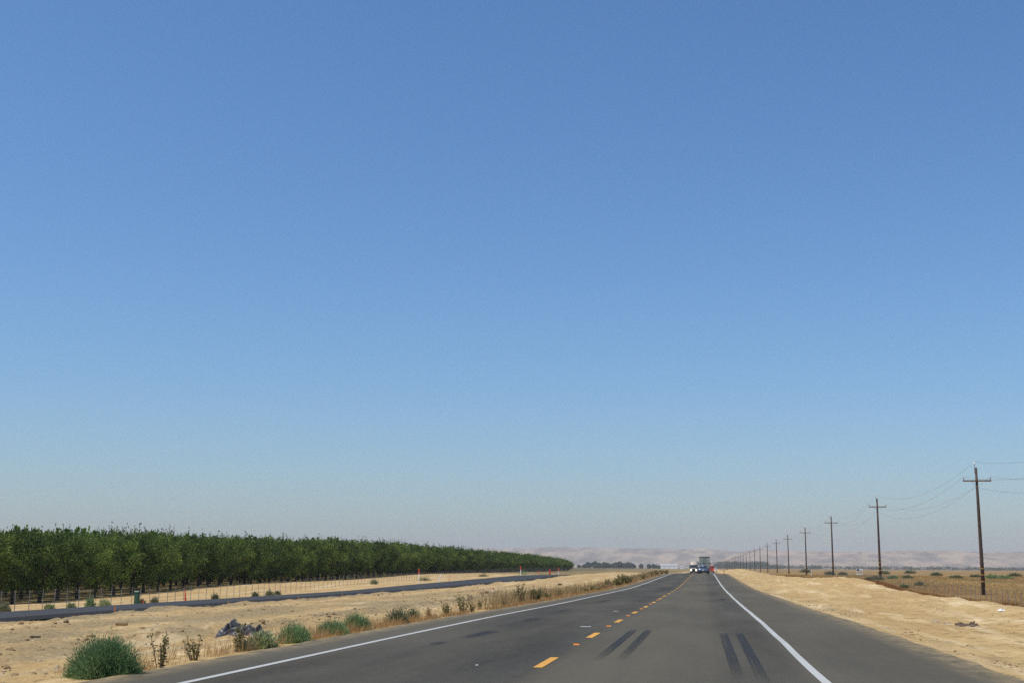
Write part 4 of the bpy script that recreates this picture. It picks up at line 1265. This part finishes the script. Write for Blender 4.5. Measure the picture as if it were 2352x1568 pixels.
# ------------------------------------------------------------------ vehicles
def wheel(root, x, y_, r_, w, name="wheel"):
    t_ = MB()
    t_.tube([(x - w / 2, y_, r_), (x - w / 2 + .02, y_, r_), (x + w / 2 - .02, y_, r_), (x + w / 2, y_, r_)], [r_ * .93, r_, r_, r_ * .93], 18)
    o = t_.build(name, M["rubber"], root, False)
    h_ = MB(); h_.tube([(x - w / 2 - .012, y_, r_), (x + w / 2 + .012, y_, r_)], [r_ * .55, r_ * .55], 14); h_.build("rim", M["chrome"], o)
def ring(y_, w, z0, z1, c=.12):
    x = w / 2
    return [(-x + c, y_, z0), (x - c, y_, z0), (x, y_, z0 + c), (x, y_, z1 - c), (x - c, y_, z1), (-x + c, y_, z1), (-x, y_, z1 - c), (-x, y_, z0 + c)]
def sedan(loc):
    root = empty("sedan_car", loc, "blue saloon car seen from behind, following the tall trailer", "car")
    b_ = MB(); b_.loft([ring(-2.3, 1.62, .42, .80), ring(-2.18, 1.76, .30, .98, .14), ring(-1.5, 1.8, .26, 1.02, .14), ring(0, 1.82, .24, 1.0, .14), ring(1.4, 1.8, .26, .94, .14), ring(2.1, 1.7, .3, .8, .14), ring(2.3, 1.5, .4, .68)])
    b_.build("body", M["car_blue"], root, True)
    g = MB(); g.loft([ring(-1.75, 1.46, .9, 1.0, .04), ring(-1.0, 1.36, .92, 1.36, .1), ring(.2, 1.36, .92, 1.44, .12), ring(1.3, 1.46, .86, 1.0, .04)]); g.build("window", M["glass"], root, True)
    f_ = MB(); f_.loft([ring(-.95, 1.20, 1.34, 1.43, .03), ring(-.3, 1.24, 1.38, 1.475, .03), ring(.35, 1.2, 1.36, 1.455, .03)]); f_.build("roof", M["car_blue"], root, True)
    for s_ in (-1, 1):
        t_ = MB(); t_.loft([[(s_ * .50, -2.30, .74), (s_ * .86, -2.20, .74), (s_ * .86, -2.20, .96), (s_ * .50, -2.26, .92)], [(s_ * .50, -2.20, .74), (s_ * .86, -2.08, .74), (s_ * .86, -2.08, .96), (s_ * .50, -2.16, .92)]]); t_.build("tail_lamp", M["tail_red"], root)
        m_ = MB(); m_.rbox((s_ * 1.0, .75, 1.02), (.2, .12, .14), .03); m_.build("mirror", M["black_trim"], root)
    bp = MB(); bp.rbox((0, -2.33, .44), (1.6, .14, .24), .04); bp.build("bumper", M["black_trim"], root)
    pl = MB(); pl.box((0, -2.335, .70), (.34, .02, .15)); pl.build("number_plate", M["white_plastic"], root)
    tl_ = MB(); tl_.rbox((0, -2.26, .90), (.9, .06, .10), .02); tl_.build("boot_lid", M["chrome"], root)
    for (x, y_) in ((-.78, -1.4), (.78, -1.4), (-.78, 1.4), (.78, 1.4)):
        wheel(root, x, y_, .32, .2)
LANE_R, LANE_L = -.44, -4.10
sedan((LANE_R - .05, 234, zr(234)))
def trailer_truck(loc):
    root = empty("trailer_truck", loc, "tall grey box trailer truck seen from behind, ahead of the blue car", "truck")
    b_ = MB(); b_.box((0, 7, 2.55), (2.56, 14, 2.86)); b_.build("trailer_body", M["trailer_grey"], root)
    for s_ in (-1, 1):
        d_ = MB(); d_.rbox((s_ * .62, -.04, 2.55), (1.2, .06, 2.66), .02); dr = d_.build("door", M["trailer_grey"], root)
        r_ = MB(); r_.tube([(s_ * .25, -.1, 1.3), (s_ * .25, -.1, 3.8)], .03, 6); r_.build("lock_rod", M["trailer_trim"], dr)
        l_ = MB(); l_.box((s_ * 1.05, -.06, 1.0), (.3, .06, .12)); l_.build("tail_lamp", M["tail_red"], root)
        f_ = MB(); f_.box((s_ * .8, .3, .6), (.6, .03, .7)); f_.build("mud_flap", M["black_trim"], root)
    h_ = MB(); h_.box((0, -.05, 4.02), (2.62, .12, .16)); h_.box((0, -.05, 1.12), (2.6, .12, .14)); h_.build("door_frame", M["trailer_trim"], root)
    h_ = MB(); h_.box((0, -.085, 2.5), (2.5, .03, .07)); h_.box((0, -.085, 1.85), (2.5, .03, .07)); h_.build("door_bar", M["trailer_trim"], root)
    u_ = MB(); u_.box((0, .1, .55), (2.2, .1, .12)); u_.box((-.7, .1, .82), (.1, .1, .5)); u_.box((.7, .1, .82), (.1, .1, .5)); u_.build("underride_bar", M["trailer_trim"], root)
    for y_ in (1.4, 2.7):
        for s_ in (-1, 1):
            wheel(root, s_ * .95, y_, .5, .55)
    c = MB(); c.rbox((0, 16.5, 2.2), (2.4, 3.6, 2.6), .15); c.build("cab", M["cab_dark"], root)
    m_ = MB(); m_.box((1.5, 17.4, 2.4), (.2, .15, .7)); m_.box((-1.5, 17.4, 2.4), (.2, .15, .7)); m_.build("mirror", M["black_trim"], root)
    for y_ in (15.5, 18.0):
        for s_ in (-1, 1):
            wheel(root, s_ * 1.0, y_, .5, .35)
trailer_truck((LANE_R + .15, 318, zr(318) + .05))
def semi(loc):
    root = empty("semi_truck", loc, "oncoming dark semi truck with lit headlamps and pale roof fairing", "truck")
    root.rotation_euler = (0, 0, math.pi)
    # built nose towards +Y, turned to face the camera
    hd = MB(); hd.loft([ring(2.2, 2.0, .7, 1.75, .2), ring(3.6, 1.9, .7, 1.6, .2), ring(4.4, 1.7, .75, 1.45, .2)]); hd.build("hood", M["fairing"], root, True)
    cb = MB(); cb.loft([ring(-1.0, 2.45, .9, 2.7, .12), ring(1.6, 2.4, .9, 2.7, .12), ring(2.25, 2.25, .9, 1.9, .12)]); cb.build("cab", M["cab_dark"], root)
    ws = MB(); ws.loft([[(-1.0, 2.28, 1.85), (1.0, 2.28, 1.85), (.95, 1.78, 2.62), (-.95, 1.78, 2.62)], [(-1.0, 2.2, 1.83), (1.0, 2.2, 1.83), (.95, 1.7, 2.6), (-.95, 1.7, 2.6)]]); ws.build("windscreen", M["glass"], root)
    fr = MB(); fr.loft([ring(-1.0, 2.4, 2.6, 4.05, .2), ring(.3, 2.3, 2.6, 3.95, .2), ring(1.6, 2.0, 2.6, 2.85, .1)]); fr.build("roof_fairing", M["fairing"], root, True)
    gr = MB(); gr.rbox((0, 4.42, 1.12), (.95, .06, .75), .04); gr.build("grille", M["black_trim"], root)
    bp = MB(); bp.rbox((0, 4.45, .55), (2.3, .3, .36), .06); bp.build("bumper", M["black_trim"], root)
    for s_ in (-1, 1):
        l_ = MB(); l_.tube([(s_ * .86, 4.2, .98), (s_ * .86, 4.42, .98), (s_ * .86, 4.47, .98)], [.24, .24, .18], 12); l_.build("headlamp", M["lamp_on"], root)
        m_ = MB(); m_.rbox((s_ * 1.42, 2.0, 2.1), (.22, .14, .75), .04); m_.build("mirror", M["black_trim"], root)
        e = MB(); e.tube([(s_ * 1.18, -1.2, 1.0), (s_ * 1.18, -1.2, 4.1)], .07, 8); e.build("exhaust_stack", M["chrome"], root)
        wheel(root, s_ * 1.0, 3.3, .5, .32); wheel(root, s_ * .98, -1.8, .5, .55)
    tr_ = MB(); tr_.box((0, -9.2, 2.5), (2.55, 15, 2.8)); tr_.build("trailer_body", M["trailer_grey"], root)
    for s_ in (-1, 1):
        wheel(root, s_ * .95, -14.5, .5, .55)
semi((LANE_L, 440, zr(440) + .05))
def pickup(loc):
    root = empty("pickup_truck", loc, "dark oncoming pickup half hidden behind the semi truck, lamp lit", "pickup")
    root.rotation_euler = (0, 0, math.pi)
    b_ = MB(); b_.loft([ring(-2.8, 1.95, .5, 1.15, .1), ring(.6, 2.0, .45, 1.2, .1), ring(2.5, 1.95, .45, 1.15, .12), ring(2.8, 1.85, .5, 1.05, .12)]); b_.build("body", M["cab_dark"], root)
    c = MB(); c.loft([ring(-1.2, 1.75, 1.1, 1.85, .12), ring(.4, 1.75, 1.1, 1.88, .12), ring(1.2, 1.8, 1.1, 1.25, .04)]); c.build("cab", M["glass"], root, True)
    for s_ in (-1, 1):
        l_ = MB(); l_.tube([(s_ * .74, 2.7, .88), (s_ * .74, 2.84, .88)], [.24, .22], 12); l_.build("headlamp", M["lamp_on"], root)
        for y_ in (-1.7, 1.8):
            wheel(root, s_ * .88, y_, .4, .26)
pickup((LANE_L + 1.55, 462, zr(462) + .05))
def orange_truck(loc):
    root = empty("orange_truck", loc, "orange red work truck far ahead beside the grey trailer", "truck")
    b_ = MB(); b_.rbox((0, 2.5, 1.7), (2.3, 5, 1.9), .08); b_.build("box_body", M["truck_orange"], root)
    c = MB(); c.rbox((0, 6.2, 1.7), (2.3, 2.0, 2.0), .2); c.build("cab", M["truck_orange"], root)
    d_ = MB(); d_.rbox((0, -.04, 1.7), (1.9, .08, 1.5), .03); d_.build("rear_door", M["truck_orange"], root)
    bp = MB(); bp.box((0, -.1, .65), (2.4, .2, .22)); bp.build("bumper", M["orange_plastic"], root)
    for s_ in (-1, 1):
        l_ = MB(); l_.rbox((s_ * .9, -.16, 1.0), (.46, .08, .40), .03); l_.build("tail_lamp", M["brake_lamp"], root)
        for y_ in (1.2, 6.4):
            wheel(root, s_ * .95, y_, .48, .4)
orange_truck((tphi(1634) * 520, 520, zr(520) + .05))
def white_pickup(loc):
    root = empty("pickup_truck", loc, "small white pickup beside the orange red work truck", "pickup")
    b_ = MB(); b_.loft([ring(-2.6, 1.8, .5, 1.1, .1), ring(.6, 1.85, .45, 1.15, .1), ring(2.5, 1.75, .5, 1.0, .12)]); b_.build("body", M["white_plastic"], root)
    c = MB(); c.loft([ring(-.6, 1.65, 1.05, 1.75, .12), ring(.6, 1.6, 1.05, 1.78, .12), ring(1.4, 1.65, 1.0, 1.15, .04)]); c.build("cab", M["white_plastic"], root, True)
    g = MB(); g.rbox((0, -.62, 1.48), (1.3, .04, .36), .015); g.build("window", M["glass"], root)
    for s_ in (-1, 1):
        l_ = MB(); l_.box((s_ * .8, -2.62, .85), (.14, .05, .3)); l_.build("tail_lamp", M["tail_red"], root)
        for y_ in (-1.6, 1.6):
            wheel(root, s_ * .84, y_, .36, .24)
white_pickup((tphi(1641.5) * 560, 560, zr(560) + .05))

# ------------------------------------------------------------------ haze
m = bpy.data.materials.new("haze")
m.use_nodes = True
nt = m.node_tree
nt.nodes.remove(nt.nodes["Principled BSDF"])
pv = nd(nt, "ShaderNodeVolumePrincipled")
pv.inputs["Color"].default_value = (0.79, 0.815, 0.87, 1)
pv.inputs["Density"].default_value = 8.8e-5
pv.inputs["Anisotropy"].default_value = 0.1
nt.links.new(pv.outputs[0], nt.nodes["Material Output"].inputs["Volume"])
hb = MB()
hb.box((0, 6400, 98), (25400, 14600, 204))
tag(hb.build("haze", m), kind="stuff")
